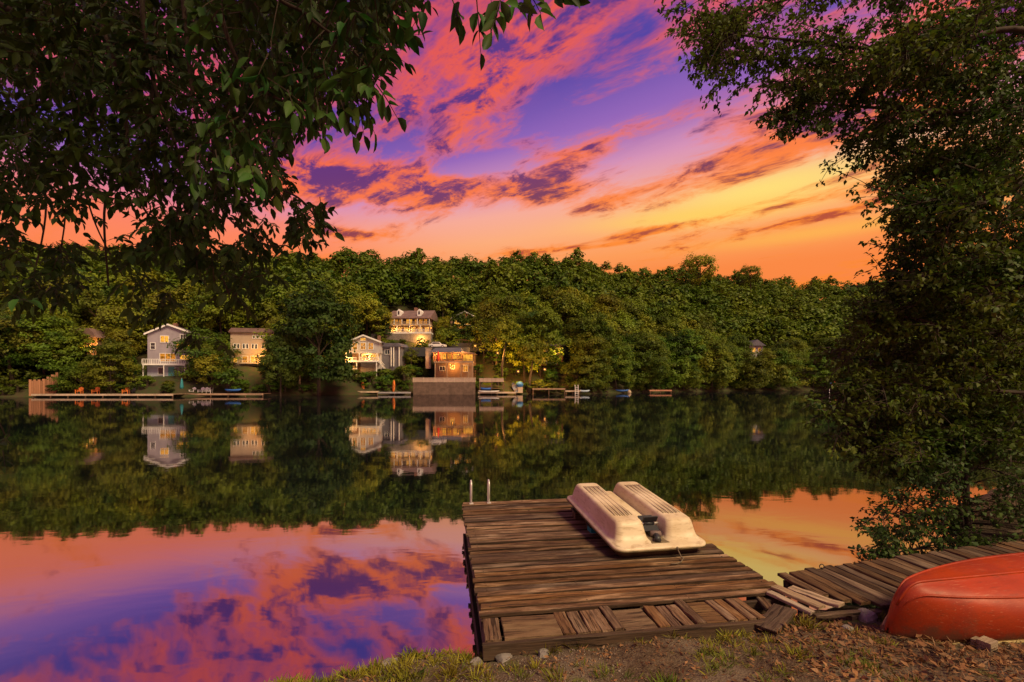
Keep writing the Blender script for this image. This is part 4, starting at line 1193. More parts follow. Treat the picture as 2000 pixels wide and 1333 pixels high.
# short boards over the landing strip
segs = [(0.0, 0.17, 1, 0), (0.20, 0.80, 0, -0.015), (0.80, 0.93, 1, 0.004), (0.94, 1.07, 1, 0), (1.08, 1.20, 1, -0.004), (1.21, 1.33, 1, 0.0), (1.34, 1.45, 1, 0.022),
        (1.47, 1.83, 0, -0.05), (1.84, 1.97, 1, -0.02), (1.98, 2.10, 1, -0.045), (2.11, 2.24, 1, -0.04), (2.25, 2.36, 1, 0.012), (2.37, 2.62, 0, -0.03), (2.62, 2.73, 1, 0.0), (2.74, 2.85, 1, -0.02),
        (2.86, 2.96, 1, -0.01), (2.97, 3.06, 1, -0.012)]
for a, b, kind, dz in segs:
    w = b - a - 0.008
    dz *= 0.55
    pm = plank_mesh('short_board', 0.415 + (0.04 if dz > 0.005 else 0) + a * 0.010, w + 0.004, 0.034, M_deckshort if kind else M_deck2, rp, 4, 0.003)
    o = link('short_board' if kind else 'plywood_sheet', pm, dock)
    o.location = ((a + b) / 2, 0.055 + rp.uniform(-0.008, 0.008), dz - 0.008)
    o.rotation_euler = (0, 0, R(90) + rp.normal() * R(1.2))
fb = plank_mesh('edge_beam', 3.10, 0.062, 0.15, M_beam, rp, 8, 0.003)
o = link('edge_beam', fb, dock); o.location = (-0.02, 0.014, -0.022)
o = link('edge_beam', plank_mesh('edge_beam', 3.72, 0.05, 0.16, M_beam, rp, 8, 0.003), dock); o.location = (0, 0.49, -0.052)
o = link('edge_beam', plank_mesh('edge_beam', 5.1, 0.05, 0.20, M_beam, rp, 8, 0.003), dock); o.location = (0.03, 0.06, -0.056); o.rotation_euler = (0, 0, R(90))
o = link('edge_beam', plank_mesh('edge_beam', 4.5, 0.05, 0.20, M_beam, rp, 8, 0.003), dock); o.location = (3.68, 0.55, -0.056); o.rotation_euler = (0, 0, R(90))
o = link('edge_beam', plank_mesh('edge_beam', 3.62, 0.05, 0.20, M_beam, rp, 8, 0.003), dock); o.location = (0.06, 5.14, -0.056)
for x in (0.95, 1.87, 2.8):
    o = link('joist', plank_mesh('joist', 4.5, 0.06, 0.16, M_beam, rp, 4, 0.002), dock); o.location = (x, 0.55, -0.058); o.rotation_euler = (0, 0, R(90))
for x, y in ((0.12, 0.4), (0.12, 2.6), (0.12, 5.0), (1.87, 2.6), (1.87, 5.0), (3.6, 1.0), (3.6, 2.8), (3.6, 5.0)):
    MB().tube([(x, y, -1.9), (x, y, -0.26)], 0.075, 9).build('pile', M_beam, dock, True)

# swim ladder at the far corner
lad = thing('swim_ladder', 'aluminium swim ladder with two curved handrails at the dock end', 'ladder')
lad.matrix_world = DM
def arc(c, r, a0, a1, n, x):
    return [(x, c[0] + r * math.cos(a0 + (a1 - a0) * i / n), c[1] + r * math.sin(a0 + (a1 - a0) * i / n)) for i in range(n + 1)]
for x in (0.17, 0.54):
    pts = [(x, 5.06, 0.0), (x, 5.06, 0.30)] + arc((5.16, 0.36), 0.10, math.pi, 0, 8, x) + [(x, 5.26, 0.2), (x, 5.28, -0.3), (x, 5.30, -1.2)]
    MB().tube(pts, 0.018, 9).build('handrail', M_metal, lad, True)
    MB().box(x - 0.04, x + 0.04, 5.0, 5.11, 0.002, 0.012).build('foot_plate', M_metal, lad)
for z in (-0.35, -0.62, -0.9): MB().box(0.17, 0.54, 5.255, 5.33, z - 0.015, z + 0.015).build('tread', M_metal, lad)

# ------------------------------------------------------------------ pedal boat, hull up
M_hull = bpy.data.materials.new('aged_plastic'); M_hull.use_nodes = True
g = NT(M_hull.node_tree)
tc = g.node('ShaderNodeTexCoord').outputs['Object']
a1 = g.noise(tc, 1.6, 5, 0.6); a2 = g.noise(g.mapping(tc, sc=(3, 3, 14)), 2.2, 5, 0.65); a3 = g.noise(tc, 22, 4, 0.7)
col = g.mix(g.ss(a1, 0.35, 0.7), (0.66, 0.55, 0.38), (0.54, 0.42, 0.26))
sp = g.node('ShaderNodeSeparateXYZ'); g.link(tc, sp.inputs[0])
col = g.mix(g.m('MULTIPLY', g.ss(a2, 0.50, 0.70), 0.55), col, (0.30, 0.20, 0.10))
col = g.mix(g.m('MULTIPLY', g.ss(a3, 0.60, 0.75), 0.35), col, (0.26, 0.18, 0.10))
bs = g.node('ShaderNodeBsdfPrincipled'); g.link(col, bs.inputs['Base Color'])
g.put(bs.inputs['Roughness'], g.ss(a1, 0.3, 0.7, 0.38, 0.55)); bs.inputs['Specular IOR Level'].default_value = 0.35
bb = g.node('ShaderNodeBump'); bb.inputs['Strength'].default_value = 0.12; bb.inputs['Distance'].default_value = 0.01
g.put(bb.inputs['Height'], a3); g.link(bb.outputs[0], bs.inputs['Normal'])
g.link(bs.outputs[0], g.node('ShaderNodeOutputMaterial').inputs[0])
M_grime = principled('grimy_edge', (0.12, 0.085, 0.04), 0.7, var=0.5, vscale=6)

BL, BW = 2.42, 1.46
nl = Vector((1.477, 6.41, 0.615)); fl = Vector((1.02, 8.80, 0.80)); nr_ = Vector((2.875, 6.82, 0.615))
ey = (fl - nl).normalized(); ex = (nr_ - nl); ex = (ex - ey * ex.dot(ey)).normalized(); ez = ex.cross(ey)
pb = thing('pedal_boat', 'cream plastic pedal boat lying upside down on the dock', 'pedal boat')
pb.matrix_world = Matrix(((ex.x, ey.x, ez.x, nl.x), (ex.y, ey.y, ez.y, nl.y), (ex.z, ey.z, ez.z, nl.z), (0, 0, 0, 1)))
def rrect(x0, x1, y0, y1, r, n=6):
    pts = []
    for cx, cy, a in ((x1 - r, y0 + r, -90), (x1 - r, y1 - r, 0), (x0 + r, y1 - r, 90), (x0 + r, y0 + r, 180)):
        for i in range(n + 1):
            q = R(a + 90 * i / n); pts.append((cx + r * math.cos(q), cy + r * math.sin(q)))
    return pts
def loft(rings, cap0=True, cap1=True):
    mb = MB(); n = len(rings[0])
    for r in rings: mb.v += [tuple(p) for p in r]
    for i in range(len(rings) - 1):
        for k in range(n):
            k2 = (k + 1) % n
            mb.f.append((i * n + k, i * n + k2, (i + 1) * n + k2, (i + 1) * n + k))
    if cap0: mb.f.append(tuple(range(n))[::-1])
    if cap1: mb.f.append(tuple((len(rings) - 1) * n + k for k in range(n)))
    return mb
# flange and tray (hull base) with a well cut near the stern
def ringz(x0, x1, y0, y1, r, z): return [(x, y, z) for x, y in rrect(x0, x1, y0, y1, r)]
rim = loft([ringz(0.03, BW - 0.03, 0.03, BL - 0.03, 0.14, -0.05), ringz(0, BW, 0, BL, 0.16, -0.045), ringz(-0.005, BW + 0.005, -0.005, BL + 0.005, 0.165, -0.02), ringz(0, BW, 0, BL, 0.16, 0.0),
            ringz(0.03, BW - 0.03, 0.03, BL - 0.03, 0.15, 0.012), ringz(0.06, BW - 0.06, 0.06, BL - 0.06, 0.14, 0.02)])
rim.build('deck_rim', M_hull, pb, True)
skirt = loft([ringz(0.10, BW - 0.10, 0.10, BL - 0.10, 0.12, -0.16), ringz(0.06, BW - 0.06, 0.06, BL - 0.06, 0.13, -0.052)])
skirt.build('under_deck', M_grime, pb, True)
MB().tube([(x, y, -0.034) for x, y in rrect(-0.004, BW + 0.004, -0.004, BL + 0.004, 0.165)] + [(BW + 0.004 - 0.165, -0.004, -0.034)], 0.014, 6).build('bumper', M_grime, pb, True)
def pontoon(x0, x1):
    """moulded float: wide foot flaring to the rim, steep sides, soft crowned top, raked ends"""
    rings = []
    #        inset side, inset near end, inset far end, z, corner radius
    for si, ne, fe, z, r in ((0.00, 0.04, 0.05, 0.016, 0.10), (0.022, 0.10, 0.075, 0.030, 0.10), (0.040, 0.155, 0.10, 0.06, 0.10), (0.052, 0.195, 0.125, 0.125, 0.10), (0.066, 0.225, 0.155, 0.195, 0.095),
                             (0.078, 0.25, 0.18, 0.245, 0.09), (0.092, 0.275, 0.205, 0.274, 0.085), (0.112, 0.31, 0.24, 0.290, 0.07), (0.140, 0.36, 0.29, 0.296, 0.05)):
        ring = ringz(x0 + si, x1 - si, 0.02 + ne, BL - 0.03 - fe, r, z)
        ring = [(x, y, z + (0.05 * max(0, (y - BL * 0.5) / BL) if z > 0.1 else 0)) for x, y, z in ring]
        rings.append(ring)
    return loft(rings, False, True)
PW = 0.585
for x0, x1 in ((0.035, 0.035 + PW), (BW - 0.035 - PW, BW - 0.035)):
    po = pontoon(x0, x1).build('pontoon', M_hull, pb, True)
    for k in range(4):
        x = (x0 + x1) / 2 + (k - 1.5) * 0.078
        ya, yb = 0.50 + 0.02 * abs(k - 1.5), BL - 0.48
        rb = MB()
        zz = lambda y: 0.296 + 0.05 * max(0, (y - BL * 0.5) / BL)
        pts = [(x, ya + (yb - ya) * i / 10, zz(ya + (yb - ya) * i / 10) + 0.000) for i in range(11)]
        rb.tube(pts, [0.008] + [0.017] * 9 + [0.008], 8)
        rb.build('rib', M_hull, po, True)
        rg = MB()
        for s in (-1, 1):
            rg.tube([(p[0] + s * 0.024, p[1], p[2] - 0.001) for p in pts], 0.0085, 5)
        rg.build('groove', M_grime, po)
# floor of the channel between the floats and the paddle well
cx0, cx1 = 0.035 + PW - 0.02, BW - 0.035 - PW + 0.02
loft([ringz(cx0, cx1, 0.72, BL - 0.16, 0.05, 0.019), ringz(cx0, cx1, 0.74, BL - 0.18, 0.05, 0.10), ringz(cx0 + 0.02, cx1 - 0.02, 0.79, BL - 0.22, 0.05, 0.125)], False, True).build('channel_floor', M_hull, pb, True)
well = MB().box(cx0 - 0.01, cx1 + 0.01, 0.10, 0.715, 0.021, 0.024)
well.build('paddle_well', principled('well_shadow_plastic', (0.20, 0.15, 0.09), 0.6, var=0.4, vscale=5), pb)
# paddle wheel: shaft, hub and dark blades
mid = (cx0 + cx1) / 2
sh = MB().tube([(cx0 - 0.03, 0.50, 0.16), (cx1 + 0.03, 0.50, 0.16)], 0.014, 8).build('paddle_shaft', M_metal, pb, True)
M_pad = principled('dark_paddle', (0.035, 0.035, 0.04), 0.45)
MB().tube([(mid - 0.08, 0.50, 0.16), (mid + 0.08, 0.50, 0.16)], 0.035, 10).build('hub', M_pad, sh, True)
for k in range(4):
    a = R(28 + 90 * k)
    M = Matrix.Translation((mid, 0.50, 0.16)) @ Matrix.Rotation(a, 4, 'X')
    MB().box(-0.115, 0.115, 0.045, 0.15, -0.010, 0.010, M).build('blade', M_pad, sh)
for x in (cx0 + 0.05, cx1 - 0.07):
    MB().box(x, x + 0.02, 0.46, 0.54, 0.025, 0.19).build('bearing', M_pad, pb)
MB().tube([(mid - 0.05, 0.33, 0.07), (mid + 0.10, 0.30, 0.07)], 0.045, 12).build('roller', principled('rust_grey', (0.16, 0.11, 0.10), 0.6), pb, True)
MB().tube([(mid - 0.04, 0.12, 0.06), (mid + 0.02, 0.25, 0.05), (mid - 0.02, 0.40, 0.06)], 0.05, 8).build('rudder_tube', M_pad, pb, True)
# props under the rim
def prop(u, v, w, h, mat, label, name='support_block', cat='block'):
    p = DM @ Vector((u, v, 0))
    t = thing(name, label, cat, p, math.atan2(DV.y, DV.x))
    MB().box(-w / 2, w / 2, -0.10, 0.10, 0.004, h).build('block', mat, t)
    MB().box(-w / 2 - 0.02, w / 2 + 0.02, -0.12, 0.12, h, h + 0.02).build('pad', M_black, t)
    return t
def uv(X, Y):
    q = DM.inverted() @ Vector((X, Y, DZ)); return q.x, q.y
u, v = uv(1.37, 7.72); prop(u, v, 0.13, 0.10, principled('teal_block', (0.02, 0.20, 0.24), 0.5), 'teal plastic block under the left rim of the pedal boat')
u, v = uv(2.55, 7.0); prop(u, v, 0.2, 0.008, M_black, 'dark rubber block under the near rim of the pedal boat')
u, v = uv(1.25, 8.5); prop(u, v, 0.2, 0.14, M_beam, 'wooden block under the far left of the pedal boat')
u, v = uv(2.4, 8.8); prop(u, v, 0.2, 0.14, M_beam, 'wooden block under the far right of the pedal boat')
# rope
mw = pb.matrix_world
q0 = mw @ Vector((0.93, -0.01, -0.03)); q1 = q0 + Vector((0.03, -0.08, -0.10)); 
rope = thing('rope', 'thin frayed rope hanging from the near rim of the pedal boat onto the dock', 'rope', (0, 0, 0))
MB().tube([q0 + Vector((0, 0.01, 0.03)), q0, q1, (q1.x + 0.01, q1.y - 0.05, 0.50), (q1.x - 0.05, q1.y - 0.12, 0.468), (q1.x - 0.13, q1.y - 0.17, 0.467), (q1.x - 0.22, q1.y - 0.19, 0.467)], 0.009, 6).build('strand', principled('old_rope', (0.16, 0.12, 0.08), 0.9), rope, True)
MB().ball((q0.x, q0.y + 0.0, q0.z + 0.01), 0.02, 7, 5).build('knot', principled('old_rope', (0.16, 0.12, 0.08)), rope, True)

# ------------------------------------------------------------------ boardwalk along the bank
bw = thing('boardwalk', 'old plank boardwalk running along the bank from the dock', 'boardwalk')
WA = Vector((3.50, 6.02, 0)); WD = Vector((7.9, 7.02, 0)) - WA; WD = WD.normalized(); WN = Vector((WD.y, -WD.x, 0))
bw.matrix_world = Matrix(((WN.x, WD.x, 0, WA.x), (WN.y, WD.y, 0, WA.y), (0, 0, 1, DZ + 0.01), (0, 0, 0, 1)))
bvar = [plank_mesh('plank', 1.16, 0.14, 0.036, M_walk, rp, 5, 0.005) for _ in range(6)]
for k in range(52):
    o = link('plank', bvar[k % 6], bw)
    o.location = (rp.uniform(-0.03, 0.03), 0.08 + k * 0.152, rp.uniform(-0.008, 0.008) + 0.0035 * k)
    o.rotation_euler = (rp.normal() * R(1.5), rp.normal() * R(0.5), rp.normal() * R(1.0))
    if k < 4: o.scale = (0.55 + 0.12 * k, 1, 1)
for x in (0.12, 1.0):
    o = link('joist', plank_mesh('joist', 7.9, 0.08, 0.16, M_beam, rp, 6, 0.003), bw); o.location = (x, 0.02, -0.055); o.rotation_euler = (0, R(-1.3), R(90))
for k in range(6):
    MB().tube([(0.12, 0.3 + k * 1.5, -1.6), (0.12, 0.3 + k * 1.5, -0.2)], 0.07, 8).build('pile', M_beam, bw, True)
ring = thing('mooring_ring', 'small rusty mooring ring at the edge of the boardwalk', 'ring', tuple(bw.matrix_world @ Vector((0.06, 0.66, 0.01))))
MB().tube([(0.03 * math.cos(a), 0, 0.045 + 0.03 * math.sin(a)) for a in np.linspace(0, 6.28, 13)], 0.006, 6).build('ring', M_black, ring, True)
MB().tube([(0, 0, 0), (0, 0, 0.03)], 0.009, 6).build('shank', M_black, ring)

# loose boards
def loose(p0, p1, w, mat, label, zo=0.03, roll=0.0, T=0.036, z=(None, None)):
    a = Vector((p0[0], p0[1], z[0])); b = Vector((p1[0], p1[1], z[1]))
    d = b - a
    t = link('loose_plank', plank_mesh('loose_plank', d.length, w, T, mat, rp, 5, 0.004))
    t.location = a
    t.rotation_euler = (roll, -math.atan2(d.z, d.xy.length), math.atan2(d.y, d.x))
    return tag(t, label, 'plank')
def gp(px, py, z):
    d = FPX * (CAMZ - z) / (py - YH); return ((px - 1000) / FPX * d, d)
loose(gp(1512, 1143, 0.50), gp(1605, 1184, 0.50), 0.13, M_pale, 'pale loose plank lying across the start of the boardwalk', z=(0.50, 0.50))
loose(gp(1545, 1146, 0.505), gp(1643, 1180, 0.51), 0.13, M_pale, 'pale loose plank lying askew with a rounded end on the boardwalk', z=(0.505, 0.51))
loose(gp(1502, 1156, 0.46), gp(1588, 1196, 0.44), 0.09, M_pale, 'narrow pale plank slipping off the boardwalk onto the bank', z=(0.47, 0.45))
loose(gp(1533, 1186, 0.46), gp(1492, 1226, 0.42), 0.24, M_walk, 'short mossy plank lying on the soil beside the dock corner', z=(0.47, 0.42), roll=R(6))
loose(gp(1480, 1158, 0.40), gp(1507, 1192, 0.40), 0.13, M_deck, 'short brown plank fallen into the gap between dock and boardwalk', z=(0.40, 0.40), roll=R(-12))
loose(gp(1590, 1199, 0.43), gp(1690, 1192, 0.45), 0.07, M_walk, 'thin dark plank edging the boardwalk on the soil', z=(0.43, 0.45))

# ------------------------------------------------------------------ canoe, hull up
M_can = bpy.data.materials.new('red_hull_plastic'); M_can.use_nodes = True
g = NT(M_can.node_tree)
tc = g.node('ShaderNodeTexCoord').outputs['Object']
c1 = g.noise(tc, 1.8, 5, 0.6); c2 = g.noise(g.mapping(tc, sc=(1, 6, 6)), 5, 5, 0.7); c3 = g.noise(g.mapping(tc, sc=(1.5, 30, 30)), 3, 3, 0.6)
col = g.mix(g.ss(c1, 0.35, 0.68), (0.38, 0.045, 0.010), (0.28, 0.028, 0.008))
col = g.mix(g.m('MULTIPLY', g.ss(c2, 0.52, 0.72), 0.55), col, (0.16, 0.035, 0.015))
col = g.mix(g.m('MULTIPLY', g.ss(c3, 0.62, 0.68), 0.5), col, (0.50, 0.17, 0.09))
mud = g.noise(tc, 3.2, 5, 0.7); spz = g.node('ShaderNodeSeparateXYZ'); g.link(tc, spz.inputs[0])
col = g.mix(g.m('MULTIPLY', g.ss(g.m('SUBTRACT', mud, g.m('MULTIPLY', spz.outputs[2], 0.55)), 0.30, 0.55), 0.75), col, (0.11, 0.055, 0.03))
bs = g.node('ShaderNodeBsdfPrincipled'); g.link(col, bs.inputs['Base Color']); g.put(bs.inputs['Roughness'], g.ss(c1, 0.3, 0.7, 0.36, 0.58)); bs.inputs['Specular IOR Level'].default_value = 0.3
bb = g.node('ShaderNodeBump'); bb.inputs['Strength'].default_value = 0.15; bb.inputs['Distance'].default_value = 0.01; g.put(bb.inputs['Height'], c2); g.link(bb.outputs[0], bs.inputs['Normal'])
g.link(bs.outputs[0], g.node('ShaderNodeOutputMaterial').inputs[0])
CL = 4.7
can = thing('canoe', 'red-orange canoe lying upside down on the bank', 'canoe')
c0 = Vector((3.83, 4.66, 0)); czb = bz(3.9, 4.6)
cdir = Vector((0.985, 0.17, 0)).normalized(); cn = Vector((-cdir.y, cdir.x, 0))
can.matrix_world = Matrix(((cdir.x, cn.x, 0, c0.x), (cdir.y, cn.y, 0, c0.y), (0, 0, 1, czb - 0.03), (0, 0, 0, 1))) @ Matrix.Rotation(R(13), 4, 'X')
def canoe_section(s):
    """half-profile points from gunwale to keel, as (half width, height); s runs 0 to 1 along the hull"""
    u = abs(2 * s - 1)
    full = (1 - u ** 2.6) ** 0.72
    hb = 0.46 * full + 0.012
    rise = 0.25 * (1 - u ** 2.2)                       # gunwale leaves the ground between the high ends
    keel = 0.60 + 0.015 * (1 - u ** 2) - 0.0
    if u > 0.88:                                        # round the stem
        q = (u - 0.88) / 0.12
        keel -= 0.50 * (1 - math.sqrt(max(0.0, 1 - q ** 2.8)))
    pts = []
    for w, k in ((1.0, 0.0), (1.04, 0.12), (1.05, 0.28), (1.03, 0.46), (0.97, 0.63), (0.86, 0.78), (0.68, 0.895), (0.45, 0.955), (0.22, 0.985), (0.045, 0.995), (0.0, 1.012)):
        pts.append((hb * w, rise + (keel - rise) * k))
    return pts
NS = 60; secs = []
for i in range(NS + 1):
    f = i / NS
    s = 0.5 - 0.5 * math.cos(math.pi * f)
    half = canoe_section(s)
    ring_ = [(s * CL, -y, z) for y, z in half] + [(s * CL, y, z) for y, z in half[-2::-1]]
    secs.append(ring_)
mb = MB(); n = len(secs[0])
for r_2 in secs: mb.v += r_2
for i in range(NS):
    for k in range(n - 1):
        mb.f.append((i * n + k, i * n + k + 1, (i + 1) * n + k + 1, (i + 1) * n + k))
hu = mb.build('hull', M_can, can, True)
so = hu.modifiers.new('thickness', 'SOLIDIFY'); so.thickness = 0.008; so.offset = -1
M_gun = principled('tan_gunwale', (0.42, 0.30, 0.12), 0.6, var=0.3, vscale=4)
for sgn, k in ((-1, 0), (1, n - 1)):
    MB().tube([(s_[k][0], s_[k][1] + sgn * 0.012, s_[k][2] + 0.004) for s_ in secs[2:-2]], 0.017, 7).build('gunwale', M_gun, can, True)
MB().tube([(s_[10][0], 0, s_[10][2] + 0.001) for s_ in secs[3:-3]], 0.013, 7).build('keel', M_can, can, True)
for k_ in (6, n - 7):
    MB().tube([(s_[k_][0], s_[k_][1] * 1.005, s_[k_][2] + 0.002) for s_ in secs[4:-4]], [0.002, 0.004, 0.006, 0.008, 0.010] + [0.012] * (NS - 17) + [0.010, 0.008, 0.006, 0.004, 0.002], 7).build('chine_rib', M_can, can, True)
for s in (0.35, 0.62):
    hb = canoe_section(s)[0]
    MB().box(s * CL - 0.05, s * CL + 0.05, -hb[0], hb[0], hb[1] + 0.03, hb[1] + 0.06).build('thwart', M_gun, can)
# timber block propping the hull
p = Vector((c0.x + 0.60, c0.y - 0.30, 0)); 
t = thing('timber_block', 'pale sawn timber block wedged under the canoe', 'block', (p.x + 0.06, p.y - 0.06, bz(p.x, p.y) - 0.02), R(24))
MB().box(-0.07, 0.07, -0.05, 0.05, 0, 0.125).build('offcut', M_pale, t)
MB().box(-0.05, 0.05, 0.052, 0.10, 0.0, 0.10).build('wedge', M_pale, t)

# ------------------------------------------------------------------ trees on the near bank
def inside(poly, x, y):
    poly = np.asarray(poly, float); r = np.zeros(len(x), bool); j = len(poly) - 1
    for i in range(len(poly)):
        xi, yi = poly[i]; xj, yj = poly[j]
        c = ((yi > y) != (yj > y)) & (x < (xj - xi) * (y - yi) / (yj - yi + 1e-12) + xi)
        r ^= c; j = i
    return r
def sample(poly, n, r):
    poly = np.asarray(poly, float); lo, hi = poly.min(0), poly.max(0)
    out = np.zeros((0, 2))
    while len(out) < n:
        q = r.uniform(lo, hi, (n * 2, 2)); out = np.concatenate([out, q[inside(poly, q[:, 0], q[:, 1])]])
    return out[:n]
def vnoise(P, cell, r):
    """smooth random field over 2-D points"""
    P = P / cell; lo = np.floor(P.min(0)).astype(int) - 1
    n = np.ceil(P.max(0)).astype(int) - lo + 3
    G = r.uniform(0, 1, tuple(n)); q = P - lo; i = np.floor(q).astype(int); f = q - i; f = f * f * (3 - 2 * f)
    return (G[i[:, 0], i[:, 1]] * (1 - f[:, 0]) * (1 - f[:, 1]) + G[i[:, 0] + 1, i[:, 1]] * f[:, 0] * (1 - f[:, 1]) +
            G[i[:, 0], i[:, 1] + 1] * (1 - f[:, 0]) * f[:, 1] + G[i[:, 0] + 1, i[:, 1] + 1] * f[:, 0] * f[:, 1])
def at_np(px, py, d):
    return np.stack([(px - 1000) / FPX * d, d, CAMZ - (py - YH) / FPX * d], 1)
def unit(a): return a / (np.linalg.norm(a, axis=-1, keepdims=True) + 1e-9)

def leaf_blades(base, axis, nrm, L, W, fold=0.25, droop=0.15, lite=False):
    """curved pointed leaves: 11 vertices and 6 faces each"""
    axis = unit(axis); side = unit(np.cross(axis, nrm)); nrm = np.cross(side, axis)
    L = L[:, None]; W = W[:, None]
    def pt(u, w, h): return base + axis * L * u + side * W * w + nrm * (W * h - L * droop * u * u)
    if lite:                                            # small leaves: 5 vertices and 2 faces
        V = np.stack([pt(0, 0, 0), pt(0.42, -0.5, fold), pt(0.45, 0, 0), pt(0.42, 0.5, fold), pt(1.0, 0, 0)], 1)
        F = np.array([(0, 3, 2, 1), (1, 2, 3, 4)])
        return V.reshape(-1, 3), (F[None] + (np.arange(len(base)) * 5)[:, None, None]).reshape(-1, 4)
    f2 = fold * 0.75
    V = np.stack([pt(0, 0, 0), pt(0.18, -0.33, f2), pt(0.18, 0, 0), pt(0.18, 0.33, f2), pt(0.45, -0.5, fold), pt(0.45, 0, 0), pt(0.45, 0.5, fold), pt(0.76, -0.31, f2), pt(0.76, 0, 0), pt(0.76, 0.31, f2), pt(1.0, 0, 0)], 1)
    F = np.array([(0, 3, 2, 1), (1, 2, 5, 4), (2, 3, 6, 5), (4, 5, 8, 7), (5, 6, 9, 8), (7, 8, 9, 10)])
    n = len(base)
    return V.reshape(-1, 3), (F[None] + (np.arange(n) * 11)[:, None, None]).reshape(-1, 4)

def sub_curve(pts, n=14):
    """smooth curve through control points"""
    pts = [Vector(p) for p in pts]; out = []
    for i in range(len(pts) - 1):
        p0 = pts[max(i - 1, 0)]; p1 = pts[i]; p2 = pts[i + 1]; p3 = pts[min(i + 2, len(pts) - 1)]
        for k in range(n):
            t = k / n
            out.append(0.5 * ((2 * p1) + (p2 - p0) * t + (2 * p0 - 5 * p1 + 4 * p2 - p3) * t * t + (3 * p1 - p0 - 3 * p2 + p3) * t ** 3))
    return out + [pts[-1]]

def near_tree(name, label, trunk_pts, trunk_r, limbs, clusters, leaf_fn, mat, twig_r=0.004, big_n=300, reach=1.1):
    """limbs: list of (control points, r0, r1); clusters: centres; leaf_fn makes leaf arrays for the centres"""
    t = thing(name, label, 'tree', trunk_pts[0])
    o3 = Vector(trunk_pts[0])
    tp = [Vector(p) - o3 for p in sub_curve(trunk_pts, 6)]
    MB().tube(tp, list(np.linspace(trunk_r, trunk_r * 0.45, len(tp))), 12).build('trunk', M_bark, t, True)
    nodes = []
    for pts, r0, r1 in limbs:
        c = sub_curve(pts, 8)
        MB().tube([p - o3 for p in c], list(np.linspace(r0, r1, len(c))), 7).build('limb', M_bark, t, True)
        nodes += [tuple(p) for p in c[3:]]
    nodes = np.array(nodes)
    tw = MB()
    base, axis, nrm, L, W, stems = leaf_fn(clusters, nodes)
    for a, b in stems:
        a = Vector(a); b = Vector(b); m = (a + b) / 2 + Vector((0, 0, 0.04 * (b - a).length))
        tw.tube([a - o3, m - o3, b - o3], [twig_r * 1.6, twig_r, twig_r * 0.6], 3, False)
    if tw.v:
        tag(tw.build('twigs', M_bark, t), kind='stuff')
    # the leaves that show largest are parts of their own
    d = base[:, 1] + 1e-3
    px = 1000 + base[:, 0] / d * FPX; py = YH - (base[:, 2] - CAMZ) / d * FPX
    show = np.where((px > 5) & (px < 1995) & (py > 5) & (py < 1320), L / d, 0)
    idx = np.argsort(-show)
    big, rest_ = idx[:big_n], idx[big_n:]
    lm = []
    for q in range(4):
        V, F = leaf_blades(np.zeros((1, 3)), np.array([[1.0, 0, 0]]), np.array([[0, 0, 1.0]]), np.array([1.0]), np.array([0.40 + 0.04 * q]), 0.18 + 0.08 * q, 0.08 + 0.09 * q)
        lm.append(np_mesh('leaf', V, F, mat))
    for j, i in enumerate(big):
        x = Vector(axis[i]).normalized(); y = Vector(nrm[i]).cross(x).normalized(); z = x.cross(y)
        s = float(L[i]); b = Vector(base[i]) - o3
        ww = s * float(W[i] / L[i]) / 0.46
        link('leaf', lm[j % 4], t, Matrix(((x.x * s, y.x * ww, z.x * s, b.x), (x.y * s, y.y * ww, z.y * s, b.y), (x.z * s, y.z * ww, z.z * s, b.z), (0, 0, 0, 1))))
    V, F = leaf_blades(base[rest_] - np.array(o3)[None], axis[rest_], nrm[rest_], L[rest_], W[rest_], lite=name != 'ash_tree')
    fo = link('foliage', np_mesh('foliage', V, F, mat), t)
    tag(fo, kind='stuff')
    return t

# --- ash tree whose boughs hang in from the left
ra = np.random.default_rng(31)
polyA = [(-60, -40), (800, -40), (772, 40), (765, 95), (722, 120), (735, 170), (690, 215), (640, 170), (610, 230), (560, 255), (530, 300), (560, 345), (598, 385), (632, 425), (612, 470), (560, 500),
         (540, 540), (470, 570), (455, 640), (385, 660), (330, 600), (250, 560), (180, 545), (90, 590), (30, 640), (-60, 620)]
pc = sample(polyA, 3600, ra)
gap = vnoise(pc, 62, ra) + 0.35 * vnoise(pc, 26, ra)
low = np.clip((pc[:, 1] - 360) / 80, 0, 1) * np.clip((620 - pc[:, 0]) / 120, 0, 1)
keep = gap > 0.24 + 0.46 * low * (1 - np.clip((pc[:, 1] - 520) / 60, 0, 1) * 0.2) + 0.12 * (pc[:, 1] > 490)
pc = pc[keep]
dd_ = ra.uniform(3.6, 7.6, len(pc))
near = (pc[:, 0] > 380) & (ra.uniform(0, 1, len(pc)) < 0.20) & (pc[:, 1] < 330)
dd_[near] = ra.uniform(2.5, 3.6, near.sum())
cA = at_np(pc[:, 0], pc[:, 1], dd_)
tips = np.array([(1000, 15, 2.3), (960, 5, 2.5), (1030, -15, 2.2), (985, -25, 2.2), (930, -10, 2.4), (880, -10, 2.4), (1050, -20, 2.4), (850, -20, 2.6), (665, 195, 2.4), (700, 180, 2.4), (735, 165, 2.3), (640, 205, 2.6), (720, 130, 2.5), (760, 30, 2.6), (745, 90, 2.5),
                 (545, 265, 3.0), (585, 250, 2.9), (510, 270, 3.2), (610, 400, 3.6), (585, 440, 3.8), (625, 385, 3.7), (20, 850, 5.5), (-10, 870, 5.0), (5, 880, 5.2), (560, 470, 3.9), (100, 560, 3.2), (60, 590, 3.0), (420, 660, 4.2), (285, 605, 4.2)])
